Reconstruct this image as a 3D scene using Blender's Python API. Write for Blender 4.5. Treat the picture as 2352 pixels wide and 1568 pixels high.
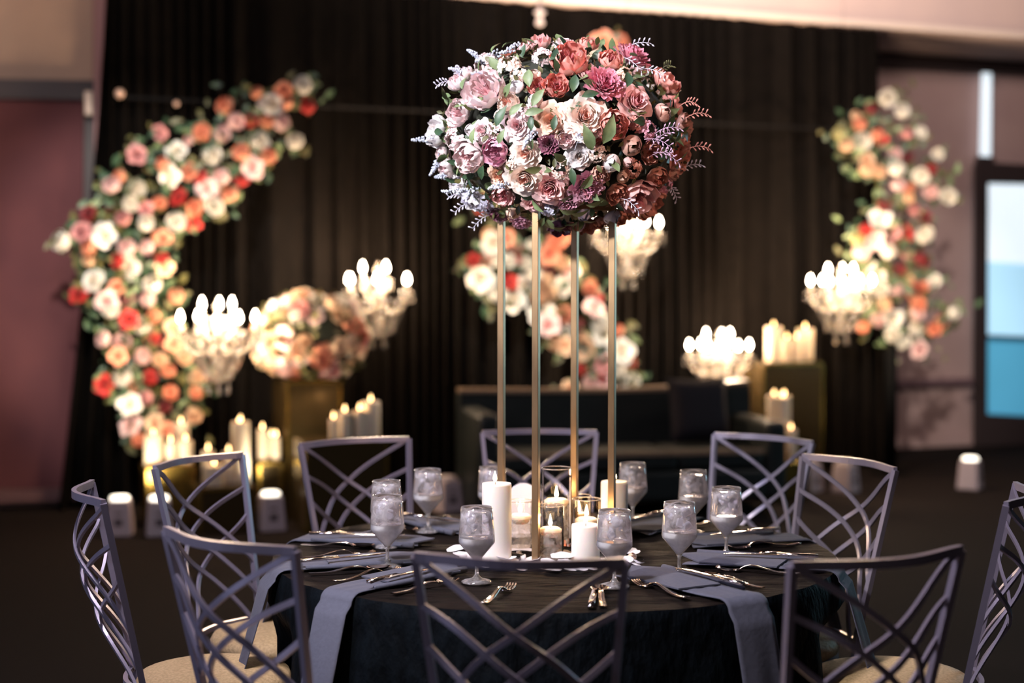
import bpy, math, random
from mathutils import Vector, Matrix, Euler
R = math.radians
PI = math.pi
for o in list(bpy.data.objects):
    bpy.data.objects.remove(o)
S = bpy.context.scene
COL = S.collection

# ------------------------------------------------------------------ camera
F, CX, CY, CAMZ, PITCH = 3500.0, 1176.0, 784.0, 1.56, math.atan(129 / 3500)
cam_d = bpy.data.cameras.new('camera')
cam = bpy.data.objects.new('camera', cam_d)
COL.objects.link(cam)
cam.location = (0, 0, CAMZ)
cam.rotation_euler = (PI / 2 - PITCH, 0, 0)
cam_d.sensor_width = 36
cam_d.lens = F / 2352 * 36
cam_d.clip_start = .05
cam_d.dof.use_dof = True
cam_d.dof.focus_distance = 4.2
cam_d.dof.aperture_fstop = 1.35
S.camera = cam
# ------------------------------------------------------------------ exposure and world
S.view_settings.view_transform = 'Standard'
S.view_settings.look = 'None'
S.view_settings.gamma = 1
S.view_settings.exposure = 0.0
W = bpy.data.worlds.new('world')
S.world = W
W.use_nodes = True
W.node_tree.nodes['Background'].inputs[0].default_value = (.40, .35, .50, 1)
W.node_tree.nodes['Background'].inputs[1].default_value = .022


def area(name, loc, target, size, power, color, size_y=None, spread=PI):
    d = bpy.data.lights.new(name, 'AREA')
    d.energy = power
    d.color = color
    d.shape = 'RECTANGLE'
    d.size = size
    d.size_y = size_y or size
    d.spread = spread
    o = bpy.data.objects.new(name, d)
    COL.objects.link(o)
    o.location = loc
    o.rotation_euler = (Vector(target) - Vector(loc)).to_track_quat('-Z', 'Y').to_euler()
    return o


# assumed daylight from the unseen left; daylight from the window at the far right
area('assumed_daylight_side', (-3.3, 2.6, 1.9), (-.6, 4.3, .8), 1.2, 30, (.60, .66, 1.0), 1.4)  # unseen lamp, added as assumed cool light on the left chairs and napkins
area('rear_fill', (-1.5, -5.0, 3.6), (1.0, 11.0, 2.6), 3.0, 30, (1.0, .78, .74), 1.6)  # unseen pink fill behind the camera, added for the walls and beam
area('window_daylight_far_right', (5.6, 9.6, 2.0), (.6, 4.8, .9), .9, 70, (.42, .80, 1.0), 2.0)
# unseen fill lamps, added to brighten the beam, the rear chairs and the walls
area('beam_fill', (.2, 8.2, 4.0), (1.2, 12.6, 4.4), 2.6, 70, (1.0, .84, .76), .4, R(70))
area('overhead_fill', (-1.1, 3.4, 4.3), (.1, 5.1, .9), .5, 130, (.95, .86, 1.0), .5)
area('wall_fill_right', (4.2, 9.6, 4.3), (4.6, 13.6, 2.2), 1.0, 95, (1.0, .80, .74), .4)
area('wall_fill_left', (-3.6, 7.6, 4.6), (-3.8, 10.3, 3.6), .9, 40, (1.0, .80, .66), .4)


def added_spot(name, loc, target, power, color, deg, blend=.5, size=.05):
    d = bpy.data.lights.new(name, 'SPOT')
    d.energy = power
    d.color = color
    d.spot_size = R(deg)
    d.spot_blend = blend
    d.shadow_soft_size = size
    o = bpy.data.objects.new(name, d)
    COL.objects.link(o)
    o.location = loc
    o.rotation_euler = (Vector(target) - Vector(loc)).to_track_quat('-Z', 'Y').to_euler()
    return o


# unseen spots, added to light the flower balls, the table and each crescent
added_spot('added_spot_ball', (-2.3, .9, 3.3), (.13, 4.5, 2.0), 1150, (.95, .95, 1.0), 17, .5, .12)
added_spot('added_spot_table', (-2.0, 1.6, 3.9), (.10, 4.45, .80), 800, (1.0, .93, .93), 24, .5, .12)
added_spot('added_spot_ball_right', (2.6, 1.5, 3.2), (.2, 4.5, 1.95), 230, (1.0, .55, .42), 14, .5, .1)
added_spot('added_spot_rear_ball', (-1.0, 6.4, 4.4), (-1.38, 10.3, 1.55), 380, (1.0, .80, .46), 12, .5, .1)
added_spot('added_spot_left', (-2.0, 5.5, 4.4), (-2.5, 10.4, 1.8), 1450, (1.0, .93, .85), 27, .6, .1)
added_spot('added_spot_middle', (.2, 6.0, 4.4), (.5, 11.3, 1.7), 2200, (1.0, .90, .78), 20, .6, .1)
added_spot('added_spot_right', (2.2, 6.5, 4.4), (3.2, 12.6, 1.9), 1500, (1.0, .92, .84), 22, .6, .1)


# ------------------------------------------------------------------ pixel to place helpers
def ray(px, py):
    cx, cy = (px - CX) / F, (CY - py) / F
    c, s = math.cos(PITCH), math.sin(PITCH)
    return Vector((cx, c + cy * s, -s + cy * c))


def P(px, py, d):
    r = ray(px, py)
    return Vector((0, 0, CAMZ)) + r * (d / r.y)


def Pz(px, py, z):
    r = ray(px, py)
    return Vector((0, 0, CAMZ)) + r * ((z - CAMZ) / r.z)


WA, WS = 11.816, .395            # the curtain line: y = WA + WS * x
WALLROT = math.atan(WS)


def Pw(px, py, off=0.0):          # on a plane parallel to the curtain, off metres nearer
    r = ray(px, py)
    o2 = off / math.cos(WALLROT)
    return Vector((0, 0, CAMZ)) + r * ((WA - o2) / (r.y - WS * r.x))


def wl(x, off=0.0, z=0.0):
    return Vector((x, WA + WS * x - off / math.cos(WALLROT), z))


# ------------------------------------------------------------------ materials
MATS = {}


def mat(name, col, rough=.6, metal=0.0, **k):
    if name in MATS:
        return MATS[name]
    m = bpy.data.materials.new(name)
    m.use_nodes = True
    nt = m.node_tree
    b = nt.nodes['Principled BSDF']
    b.inputs['Base Color'].default_value = (*col, 1)
    b.inputs['Roughness'].default_value = rough
    b.inputs['Metallic'].default_value = metal
    for kk, vv in k.items():
        if kk == 'emit':
            b.inputs['Emission Color'].default_value = (*vv[0], 1)
            b.inputs['Emission Strength'].default_value = vv[1]
        elif kk == 'trans':
            b.inputs['Transmission Weight'].default_value = vv
        elif kk == 'ior':
            b.inputs['IOR'].default_value = vv
        elif kk == 'spec':
            b.inputs['Specular IOR Level'].default_value = vv
        elif kk == 'sheen':
            b.inputs['Sheen Weight'].default_value = vv
        elif kk == 'sss':
            b.inputs['Subsurface Weight'].default_value = vv
            b.inputs['Subsurface Radius'].default_value = (.02, .012, .006)
            b.inputs['Subsurface Scale'].default_value = 1
        elif kk == 'coat':
            b.inputs['Coat Weight'].default_value = vv
    MATS[name] = m
    return m


def vary(m, col2, scale, stretch=(1, 1, 1), bump=0.0, detail=4, lo=.35, hi=.65, coords='Object', bdist=.01):
    """noise between the base colour and col2, with optional bump"""
    nt = m.node_tree
    b = nt.nodes['Principled BSDF']
    tc = nt.nodes.new('ShaderNodeTexCoord')
    mp = nt.nodes.new('ShaderNodeMapping')
    mp.inputs['Scale'].default_value = stretch
    nz = nt.nodes.new('ShaderNodeTexNoise')
    nz.inputs['Scale'].default_value = scale
    nz.inputs['Detail'].default_value = detail
    cr = nt.nodes.new('ShaderNodeValToRGB')
    cr.color_ramp.elements[0].position = lo
    cr.color_ramp.elements[1].position = hi
    cr.color_ramp.elements[0].color = b.inputs['Base Color'].default_value[:]
    cr.color_ramp.elements[1].color = (*col2, 1)
    nt.links.new(tc.outputs[coords], mp.inputs['Vector'])
    nt.links.new(mp.outputs[0], nz.inputs['Vector'])
    nt.links.new(nz.outputs['Fac'], cr.inputs[0])
    nt.links.new(cr.outputs[0], b.inputs['Base Color'])
    if bump:
        bp = nt.nodes.new('ShaderNodeBump')
        bp.inputs['Strength'].default_value = bump
        bp.inputs['Distance'].default_value = bdist
        nt.links.new(nz.outputs['Fac'], bp.inputs['Height'])
        nt.links.new(bp.outputs[0], b.inputs['Normal'])
    return m


def petal_mat(name, inner, outer):
    if name in MATS:
        return MATS[name]
    m = mat(name, outer, .55, sheen=.15)
    nt = m.node_tree
    b = nt.nodes['Principled BSDF']
    at = nt.nodes.new('ShaderNodeAttribute')
    at.attribute_name = 'tone'
    cr = nt.nodes.new('ShaderNodeValToRGB')
    cr.color_ramp.elements[0].position = .02
    cr.color_ramp.elements[1].position = .58
    cr.color_ramp.elements[0].color = (*inner, 1)
    cr.color_ramp.elements[1].color = (*outer, 1)
    nt.links.new(at.outputs['Fac'], cr.inputs[0])
    nt.links.new(cr.outputs[0], b.inputs['Base Color'])
    return m


M_wall = vary(mat('plaster_wall', (.36, .245, .225), .8), (.33, .22, .205), 3)
M_wallt = vary(mat('tan_plaster_wall', (.38, .26, .20), .8), (.34, .235, .185), 3)
M_door = vary(mat('mauve_door_paint', (.10, .036, .040), .7, spec=.1), (.09, .032, .036), 2)
M_dark = mat('dark_frame_paint', (.03, .02, .02), .5)
M_beam = vary(mat('beam_plaster', (.62, .47, .42), .85), (.58, .44, .40), 2)
M_ceil = mat('ceiling_paint', (.30, .22, .21), .9)
M_floor = vary(mat('dark_carpet', (.013, .0095, .0085), .95, spec=.03), (.009, .007, .0062), 60, bump=.3)
M_curt = vary(mat('black_drape_cloth', (.0058, .0046, .0039), .85, spec=.02), (.0044, .0036, .0031), 12)
M_cloth = vary(mat('crushed_table_cloth', (.0035, .0025, .0020), .65, spec=.08), (.012, .0072, .0055), 9, (1.0, 8, 3), bump=1.0, detail=7, bdist=.03)
M_skirt = vary(mat('crushed_cloth_skirt', (.0012, .0019, .0028), .7, spec=.05), (.0028, .0046, .0068), 14, (2, 2, 1), bump=1.0, detail=5, bdist=.015)
M_chair = mat('lavender_painted_metal', (.33, .295, .365), .32, .35)
M_seat = vary(mat('tan_woven_seat', (.60, .42, .22), .7), (.45, .31, .15), 120, bump=.3)
M_napk = vary(mat('blue_grey_linen', (.080, .084, .120), .85, sheen=.05), (.072, .075, .108), 90, bump=.12)
M_silver = mat('polished_cutlery', (.80, .69, .62), .14, 1.0)
M_gold = vary(mat('brushed_gold_leaf', (.42, .27, .14), .34, .8), (.27, .17, .09), 26, (1, 1, .25), bump=.1, lo=.4, hi=.75)
M_goldm = vary(mat('mirror_gold_acrylic', (.36, .23, .05), .26, .9), (.22, .14, .035), 3)
M_bronze = mat('dark_bronze_acrylic', (.060, .040, .016), .22, .6)
M_wax = mat('ivory_wax', (.86, .80, .74), .45, sss=.35)
M_wick = mat('burnt_wick', (.02, .015, .01), .9)
M_flame = mat('candle_flame', (1, .7, .3), .5, emit=((1.0, .72, .38), 26.0))
M_flameb = mat('background_candle_flame', (1, .7, .3), .5, emit=((1.0, .60, .26), 11.0))
M_bulb = mat('warm_bulb', (1, .9, .7), .5, emit=((1.0, .86, .66), 50.0))
M_bulbs = mat('candle_sleeve_white', (.45, .38, .30), .5)
M_crys = mat('crystal_glass', (1, .95, .88), .06, trans=.95, ior=1.5)
M_crysb = mat('milky_crystal', (.80, .72, .62), .2, trans=.75, ior=1.5)
M_chrome = mat('chandelier_metal', (.7, .62, .5), .2, 1.0)
M_wire = mat('black_wire', (.004, .004, .004), .9, spec=.02)
M_sofa = vary(mat('black_green_leather', (.006, .008, .0075), .5, spec=.25), (.009, .011, .010), 8)
M_cush = mat('black_cushion_velvet', (.012, .010, .012), .8, spec=.1)
M_lampw = mat('white_uplight_case', (.30, .24, .25), .5)
M_lampl = mat('uplight_lens', (1, .95, .85), .4, emit=((1.0, .93, .78), 2.6))
M_lampo = mat('unlit_uplight_lens', (.35, .30, .30), .4)
M_mark = mat('dark_print', (.05, .035, .035), .6)
M_white = mat('white_card', (.78, .77, .85), .6)
M_paneU = mat('pale_daylight_pane', (.8, .9, 1), .5, emit=((.60, .72, .79), 1.0))
M_paneM = mat('blue_daylight_pane', (.5, .8, 1), .5, emit=((.26, .48, .63), 1.0))
M_paneL = mat('teal_daylight_pane', (.1, .4, .6), .5, emit=((.036, .18, .29), 1.0))
M_shell = mat('peach_petal_curl', (.85, .55, .38), .5)
M_petw = mat('white_loose_petal', (.82, .80, .84), .5)
M_leafA = vary(mat('sage_leaf', (.10, .15, .065), .5), (.19, .25, .11), 25)
M_leafB = vary(mat('deep_green_leaf', (.030, .070, .040), .45), (.06, .11, .05), 25)
M_leafC = vary(mat('olive_leaf', (.11, .10, .030), .5), (.06, .065, .02), 25)
M_core = mat('dark_moss', (.018, .022, .012), .9)
M_sprW = mat('pale_lilac_sprig', (.66, .64, .76), .6)
M_sprC = mat('coral_sprig', (.60, .25, .20), .6)
M_sprP = mat('mauve_sprig', (.50, .33, .45), .6)


def clear_glass(name, tint=(1, 1, 1), frost=0.0, ior=1.35, rough=.02, dif=.7, lowf=.25):
    """thin glass: mostly see-through with a reflective edge; frost adds condensation"""
    m = bpy.data.materials.new(name)
    m.use_nodes = True
    nt = m.node_tree
    nt.nodes.clear()
    out = nt.nodes.new('ShaderNodeOutputMaterial')
    tr = nt.nodes.new('ShaderNodeBsdfTransparent')
    tr.inputs[0].default_value = (*tint, 1)
    gl = nt.nodes.new('ShaderNodeBsdfGlossy')
    gl.inputs['Roughness'].default_value = rough
    gl.inputs['Color'].default_value = (1, .96, .92, 1)
    lw = nt.nodes.new('ShaderNodeLayerWeight')
    lw.inputs['Blend'].default_value = ior - 1
    mx = nt.nodes.new('ShaderNodeMixShader')
    nt.links.new(lw.outputs['Fresnel'], mx.inputs[0])
    nt.links.new(tr.outputs[0], mx.inputs[1])
    nt.links.new(gl.outputs[0], mx.inputs[2])
    last = mx
    if frost:
        df = nt.nodes.new('ShaderNodeBsdfTranslucent')
        df.inputs[0].default_value = (.92, .90, .92, 1)
        d2 = nt.nodes.new('ShaderNodeBsdfDiffuse')
        d2.inputs[0].default_value = (.92, .90, .92, 1)
        a = nt.nodes.new('ShaderNodeMixShader')
        a.inputs[0].default_value = dif
        nt.links.new(df.outputs[0], a.inputs[1])
        nt.links.new(d2.outputs[0], a.inputs[2])
        tc = nt.nodes.new('ShaderNodeTexCoord')
        nz = nt.nodes.new('ShaderNodeTexNoise')
        nz.inputs['Scale'].default_value = 32
        nz.inputs['Detail'].default_value = 7
        nz.inputs['Distortion'].default_value = 1.2
        mr = nt.nodes.new('ShaderNodeMapRange')
        mr.inputs[1].default_value = .36
        mr.inputs[2].default_value = .66
        mr.inputs[3].default_value = frost * lowf
        mr.inputs[4].default_value = min(1, frost * 1.45)
        nt.links.new(tc.outputs['Object'], nz.inputs['Vector'])
        nt.links.new(nz.outputs['Fac'], mr.inputs[0])
        m2 = nt.nodes.new('ShaderNodeMixShader')
        nt.links.new(mr.outputs[0], m2.inputs[0])
        nt.links.new(mx.outputs[0], m2.inputs[1])
        nt.links.new(a.outputs[0], m2.inputs[2])
        last = m2
    nt.links.new(last.outputs[0], out.inputs[0])
    MATS[name] = m
    return m


G_clear = clear_glass('clear_vase_glass', (.98, .97, .96), ior=1.13)
G_goblet = clear_glass('chilled_goblet_glass', (.95, .95, .97), frost=.13, ior=1.26)
G_foot = clear_glass('solid_stem_glass', (.9, .88, .88), frost=.22, ior=1.55, rough=.05)
G_water = clear_glass('iced_water', (.92, .90, .93), frost=.22, ior=1.25, rough=.1)
G_refract = mat('refracted_light_white', (.97, .96, .98), .25, trans=.15, ior=1.33)  # white body colour stands in for light refracted in the goblet base
b_ = G_refract.node_tree.nodes['Principled BSDF']
b_.inputs['Subsurface Weight'].default_value = 1
b_.inputs['Subsurface Radius'].default_value = (1, 1, 1)
b_.inputs['Subsurface Scale'].default_value = .035
G_vwater = clear_glass('still_water', (.97, .92, .86), frost=.30, ior=1.12)
G_ice = mat('ice', (.92, .92, .96), .15, trans=.7, ior=1.3)


# ------------------------------------------------------------------ mesh builder
class MB:
    def __init__(s):
        s.v, s.f, s.t = [], [], []

    def add(s, vs, fs, tone=None):
        n = len(s.v)
        s.v += [tuple(p) for p in vs]
        s.f += [tuple(i + n for i in q) for q in fs]
        s.t += (tone if tone else [1.0] * len(vs))
        return s

    def box(s, c, d, m=None):
        m = m or Matrix()
        vs = [m @ Vector((c[0] + x * d[0] / 2, c[1] + y * d[1] / 2, c[2] + z * d[2] / 2)) for x in (-1, 1) for y in (-1, 1) for z in (-1, 1)]
        return s.add(vs, [(0, 1, 3, 2), (4, 6, 7, 5), (0, 4, 5, 1), (2, 3, 7, 6), (0, 2, 6, 4), (1, 5, 7, 3)])

    def lathe(s, prof, n=24, c=(0, 0, 0), cap=True):
        vs, fs = [], []
        for r, z in prof:
            for k in range(n):
                a = 2 * PI * k / n
                vs.append((c[0] + r * math.cos(a), c[1] + r * math.sin(a), c[2] + z))
        for i in range(len(prof) - 1):
            for k in range(n):
                k2 = (k + 1) % n
                fs.append((i * n + k, i * n + k2, (i + 1) * n + k2, (i + 1) * n + k))
        if cap:
            fs.append(tuple(range(n - 1, -1, -1)))
            b = (len(prof) - 1) * n
            fs.append(tuple(b + k for k in range(n)))
        return s.add(vs, fs)

    def tube(s, pts, r, n=6, w=None, up=None, cap=True, taper=None):
        """sweep along pts; n=4 with w gives a flat bar (r thick, w wide)"""
        pts = [Vector(p) for p in pts]
        vs, fs = [], []
        U = Vector(up) if up else None
        last = None
        for i, p in enumerate(pts):
            t = (pts[min(i + 1, len(pts) - 1)] - pts[max(i - 1, 0)]).normalized()
            if U:
                a = t.cross(U)
                if a.length < 1e-4:
                    a = t.orthogonal()
            else:
                a = last - t * last.dot(t) if last else t.orthogonal()
            a.normalize()
            last = a
            b = t.cross(a).normalized()
            rr = (r[i] if isinstance(r, (list, tuple)) else r)
            for k in range(n):
                an = 2 * PI * (k + .5) / n
                if w:
                    vs.append(p + a * (w * .5 * math.copysign(1, math.cos(an))) + b * (rr * .5 * math.copysign(1, math.sin(an))))
                else:
                    vs.append(p + a * rr * math.cos(an) + b * rr * math.sin(an))
        for i in range(len(pts) - 1):
            for k in range(n):
                k2 = (k + 1) % n
                fs.append((i * n + k, i * n + k2, (i + 1) * n + k2, (i + 1) * n + k))
        if cap:
            fs.append(tuple(range(n - 1, -1, -1)))
            fs.append(tuple((len(pts) - 1) * n + k for k in range(n)))
        return s.add(vs, fs)

    def ball(s, c, r, nu=8, nv=6, sc=(1, 1, 1), m=None):
        vs, fs = [], []
        m = m or Matrix()
        for j in range(nv + 1):
            th = PI * j / nv
            for k in range(nu):
                a = 2 * PI * k / nu
                q = Vector((r * sc[0] * math.sin(th) * math.cos(a), r * sc[1] * math.sin(th) * math.sin(a), r * sc[2] * math.cos(th)))
                vs.append(Vector(c) + m @ q)
        for j in range(nv):
            for k in range(nu):
                k2 = (k + 1) % nu
                fs.append((j * nu + k, (j + 1) * nu + k, (j + 1) * nu + k2, j * nu + k2))
        return s.add(vs, fs)

    def mesh(s, name, m, smooth=True):
        me = bpy.data.meshes.new(name)
        me.from_pydata(s.v, [], s.f)
        me.materials.append(m)
        at = me.attributes.new('tone', 'FLOAT', 'POINT')
        at.data.foreach_set('value', s.t)
        if smooth:
            me.polygons.foreach_set('use_smooth', [True] * len(me.polygons))
        me.update()
        return me

    def build(s, name, m, parent=None, loc=(0, 0, 0), rot=(0, 0, 0), smooth=False):
        o = bpy.data.objects.new(name, s.mesh(name, m, smooth))
        COL.objects.link(o)
        o.location = loc
        o.rotation_euler = rot
        o.parent = parent
        return o


def tag(o, label=None, cat=None, group=None, kind=None):
    if label:
        o['label'] = label
    if cat:
        o['category'] = cat
    if group:
        o['group'] = group
    if kind:
        o['kind'] = kind
    return o


def thing(name, loc, rz=0, label=None, cat=None, group=None):
    o = bpy.data.objects.new(name, None)
    o.empty_display_size = .05
    COL.objects.link(o)
    o.location = loc
    o.rotation_euler = (0, 0, rz)
    return tag(o, label, cat, group)


def bevel(o, w=.003, seg=2):
    md = o.modifiers.new('bevel', 'BEVEL')
    md.width = w
    md.segments = seg
    md.limit_method = 'ANGLE'
    return o


def solid(o, t):
    md = o.modifiers.new('solid', 'SOLIDIFY')
    md.thickness = t
    return o


def dup(root, loc, rz=None, label=None, group=None, scale=None):
    r = root.copy()
    COL.objects.link(r)
    r.location = loc
    if rz is not None:
        r.rotation_euler = (0, 0, rz)
    if label:
        r['label'] = label
    if group:
        r['group'] = group
    if scale:
        r.scale = scale
    for ch in list(root.children):
        c = ch.copy()
        COL.objects.link(c)
        c.parent = r
        for g in list(ch.children):
            d = g.copy()
            COL.objects.link(d)
            d.parent = c
    return r


def struct(name, mb, m, smooth=False):
    return tag(mb.build(name, m, smooth=smooth), kind='structure')


# ------------------------------------------------------------------ the room
struct('floor', MB().box((0, 6, -.05), (30, 26, .1)), M_floor)


def wallbox(x0, x1, off0, off1, z0, z1):
    """slab that runs along the curtain line between two offsets"""
    a, b, c, d = wl(x0, off0), wl(x1, off0), wl(x1, off1), wl(x0, off1)
    vs = [Vector((p.x, p.y, z)) for z in (z0, z1) for p in (a, b, c, d)]
    return MB().add(vs, [(0, 1, 2, 3), (7, 6, 5, 4), (0, 4, 5, 1), (1, 5, 6, 2), (2, 6, 7, 3), (3, 7, 4, 0)])


ZB = 3.74
xL = -2.9
tag(wallbox(-9, -.5, -.5, -.25, 0, 5.2).build('wall_left', M_wallt), kind='structure')
tag(wallbox(-.4, 10, -1.45, -1.2, 0, ZB).build('wall_back', M_wall), kind='structure')
tag(wallbox(-9, 10, -.2, .04, ZB, 5.6).build('trim_1', M_beam), kind='structure')
tag(wallbox(-9, 10, .04, .06, ZB, ZB + .05).build('trim_2', mat('beam_edge', (.75, .62, .52), .7)), kind='structure')
tag(wallbox(-.4, 10, -1.45, -.2, ZB, ZB + .12).build('ceiling', M_ceil), kind='structure')
tag(wallbox(2.9, 10, -1.2, -1.17, 0, .10).build('baseboard_back', M_wall), kind='structure')
tag(wallbox(2.9, 10, -1.2, -1.12, .60, .66).build('trim_3', mat('mauve_rail', (.15, .09, .10), .5)), kind='structure')
# trim line under the soffit
tag(wallbox(2.9, 10, -1.2, -1.08, ZB - .13, ZB).build('trim_4', M_dark), kind='structure')


def panel_px(name, pts, m, off, th=.04, parent=None, kind='structure'):
    """a slab on the wall plane whose corners come from (px, py)"""
    f = [Pw(x, y, off) for x, y in pts]
    n = Vector((math.sin(WALLROT), -math.cos(WALLROT), 0))
    bk = [p - n * th for p in f]
    k = len(f)
    fs = [tuple(range(k)), tuple(range(2 * k - 1, k - 1, -1))] + [(i, i + k, (i + 1) % k + k, (i + 1) % k) for i in range(k)]
    o = MB().add(f + bk, fs).build(name, m, parent)
    if kind and not parent:
        tag(o, kind=kind)
    return o


# the mauve door on the left
dr = panel_px('door_1', [(-160, 222), (192, 226), (186, 1118), (-160, 1130)], M_door, -.18, .05)
tag(panel_px('trim_5', [(-160, 178), (216, 184), (216, 228), (-160, 224)], M_dark, -.14, .08), kind='structure')
tag(panel_px('trim_6', [(194, 228), (216, 228), (212, 1122), (188, 1120)], M_dark, -.15, .08), kind='structure')
tag(panel_px('trim_7', [(217, -60), (246, -60), (240, 900), (206, 1120), (217, 600)], mat('pink_jamb', (.33, .17, .17), .7), -.12, .1), kind='structure')
tag(panel_px('baseboard_left', [(-160, 1128), (184, 1122), (184, 1148), (-160, 1160)], mat('dark_red_base', (.10, .045, .045), .6), -.1, .1), kind='structure')
closer = tag(MB().box((0, 0, 0), (.055, .05, .17)).build('door_closer', mat('closer_metal', (.62, .48, .38), .4, .3), loc=Pw(203, 238, -.09), rot=(0, 0, WALLROT)),
             'small pale metal door closer at the top corner of the mauve door', 'door closer')
bevel(closer, .01)

# right: window, its frame and the thin sidelight above it
win = tag(bpy.data.objects.new('window_1', None), kind='structure')
COL.objects.link(win)
panel_px('window_frame', [(2246, 372), (2420, 380), (2420, 424), (2270, 420), (2268, 952), (2420, 962), (2420, 1056), (2244, 1046)], M_dark, -1.05, .06, win)
panel_px('upper_pane', [(2270, 421), (2420, 424), (2420, 610), (2270, 600)], M_paneU, -1.08, .02, win)  # pale top band of the outdoor light, stepped in emission colours below
panel_px('pane', [(2270, 600), (2420, 610), (2420, 775), (2270, 768)], M_paneM, -1.09, .02, win)
panel_px('mullion', [(2268, 768), (2420, 775), (2420, 786), (2268, 779)], mat('mullion_paint', (.05, .12, .18), .5), -1.05, .05, win)
panel_px('pane', [(2270, 779), (2420, 786), (2420, 958), (2270, 950)], M_paneL, -1.09, .02, win)
sl = tag(bpy.data.objects.new('window_2', None), kind='structure')
COL.objects.link(sl)
panel_px('pane', [(2260, 116), (2278, 118), (2276, 362), (2254, 360)], M_paneU, -1.10, .03, sl)
panel_px('window_frame', [(2250, 358), (2284, 360), (2284, 376), (2250, 374)], M_dark, -1.06, .06, sl)
tag(panel_px('trim_8', [(2262, 70), (2286, 72), (2282, 116), (2262, 114)], mat('grey_post', (.42, .36, .37), .4), -.8, .05), kind='structure')

# sprinkler under the beam
sp = Pw(1240, 30, .25)
spr = thing('sprinkler', (sp.x, sp.y, sp.z), 0, 'small pale sprinkler head hanging from the beam above the flowers', 'sprinkler')
MB().tube([(0, 0, .25), (0, 0, .02)], .014, 8).build('pipe', M_ceil, spr)
MB().lathe([(.01, .02), (.04, .015), (.045, 0), (.02, -.02)], 12).build('cup', mat('sprinkler_white', (.7, .6, .55), .4), spr, smooth=True)
MB().lathe([(.012, 0), (.03, -.045), (.036, -.06), (.02, -.075)], 12, (0, 0, -.02)).build('head', mat('sprinkler_white', (.7, .6, .55), .4), spr, smooth=True)

# ------------------------------------------------------------------ the black curtain, pleated
cb = MB()
random.seed(4)
n_p = 2000
pxs = [190 + (2030 - 190) * i / n_p for i in range(n_p + 1)]
top, bot = [], []
ph = 0
freq = 1.0
rows = []
for k in range(9):
    rows.append([])
for i in range(n_p + 1):
    px = pxs[i]
    base = Pw(px, 655, 0)
    s = (base - Pw(190, 655, 0)).length
    ph += .130 * (1 + .55 * math.sin(s * 3.1) + .25 * math.sin(s * 7.7 + 1)) * 1.02
    n = Vector((math.sin(WALLROT), -math.cos(WALLROT), 0))
    amp = .066 * (1 + .45 * math.sin(s * 5.3 + 2))
    w = math.sin(ph) + .35 * math.sin(2 * ph + .7 * math.sin(s * 2))
    for k in range(9):
        tz = k / 8
        z = ZB - .02 - (ZB - .03) * tz
        side = 0
        if px < 300:
            side = -(tz ** 1.5) * .17 * (300 - px) / 110
        if px < 260:
            side += (1 - tz) * .17 * (260 - px) / 70
        if px > 1950:
            side = (tz ** 1.5) * .10 * (px - 1950) / 80 - (1 - tz) * .09 * (px - 1950) / 80
        q = base + n * (w * amp * (.45 + .75 * tz) + .02 * math.sin(3 * s + tz * 3)) + Vector((side, side * WS, 0))
        rows[k].append(Vector((q.x, q.y, z)))
vs = [p for r_ in rows for p in r_]
nn = n_p + 1
fs = [(k * nn + i, k * nn + i + 1, (k + 1) * nn + i + 1, (k + 1) * nn + i) for k in range(8) for i in range(n_p)]
curtain = tag(cb.add(vs, fs).build('curtain', M_curt, smooth=True), 'black pleated floor to ceiling drape across the back wall', 'curtain')
rod = MB()
a0, a1 = Pw(262, 233, .13), Pw(1925, 306, .13)
a0.z = a1.z = 2.86
rod.tube([a0, (a0 + a1) / 2, a1], .011, 8)
rodo = tag(rod.build('drape_crossbar', mat('dull_pipe', (.012, .011, .011), .8, spec=.1), smooth=True), 'thin dark horizontal pipe running in front of the black drape', 'pipe')
for px in (275, 405):
    q = Pw(px, 215 if px < 300 else 238, .15)
    MB().ball((q.x, q.y, q.z), .034 if px < 300 else .02).build('sparkle_dot', mat('sparkle_tint', (.75, .5, .38), .35, .3), rodo, smooth=True)  # pale balls stand in for lit sparkle dots along the pipe


# ------------------------------------------------------------------ flowers
def petal(mb, ang, half, rp, hp, tone0, tone1, nu=6, nv=6, ruf=0.0, seed=0, notch=.25, twist=0.0, off=0.0):
    """a patch of a surface of revolution: rp(v), hp(v) give radius and height from base to tip"""
    rnd = random.Random(seed)
    p1, p2, p3 = rnd.random() * 6, rnd.random() * 6, rnd.uniform(.92, 1.08)
    vs, fs, ts = [], [], []
    for j in range(nv + 1):
        v = j / nv
        for i in range(nu + 1):
            u = 2 * i / nu - 1
            ve = v * (1 - notch * abs(u) ** 2.4)
            wd = half * (math.sin(PI * (.12 + .62 * v)) ** .7)
            r = rp(ve) * p3
            z = hp(ve) * p3
            rr = ruf * v * math.sin(u * 5 + p1 + 2 * v) + .4 * ruf * v * math.sin(u * 11 + p2)
            r2 = r + rr + off
            r2 -= .05 * u * u * r * (1 - v)
            a = ang + u * wd + twist * v
            z += .6 * ruf * v * math.cos(u * 7 + p2)
            vs.append((r2 * math.cos(a), r2 * math.sin(a), z))
            e = .25 * abs(u) ** 3 + .75 * v
            ts.append(tone0 + (tone1 - tone0) * e)
    for j in range(nv):
        for i in range(nu):
            fs.append((j * (nu + 1) + i, j * (nu + 1) + i + 1, (j + 1) * (nu + 1) + i + 1, (j + 1) * (nu + 1) + i))
    mb.add(vs, fs, ts)


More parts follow.
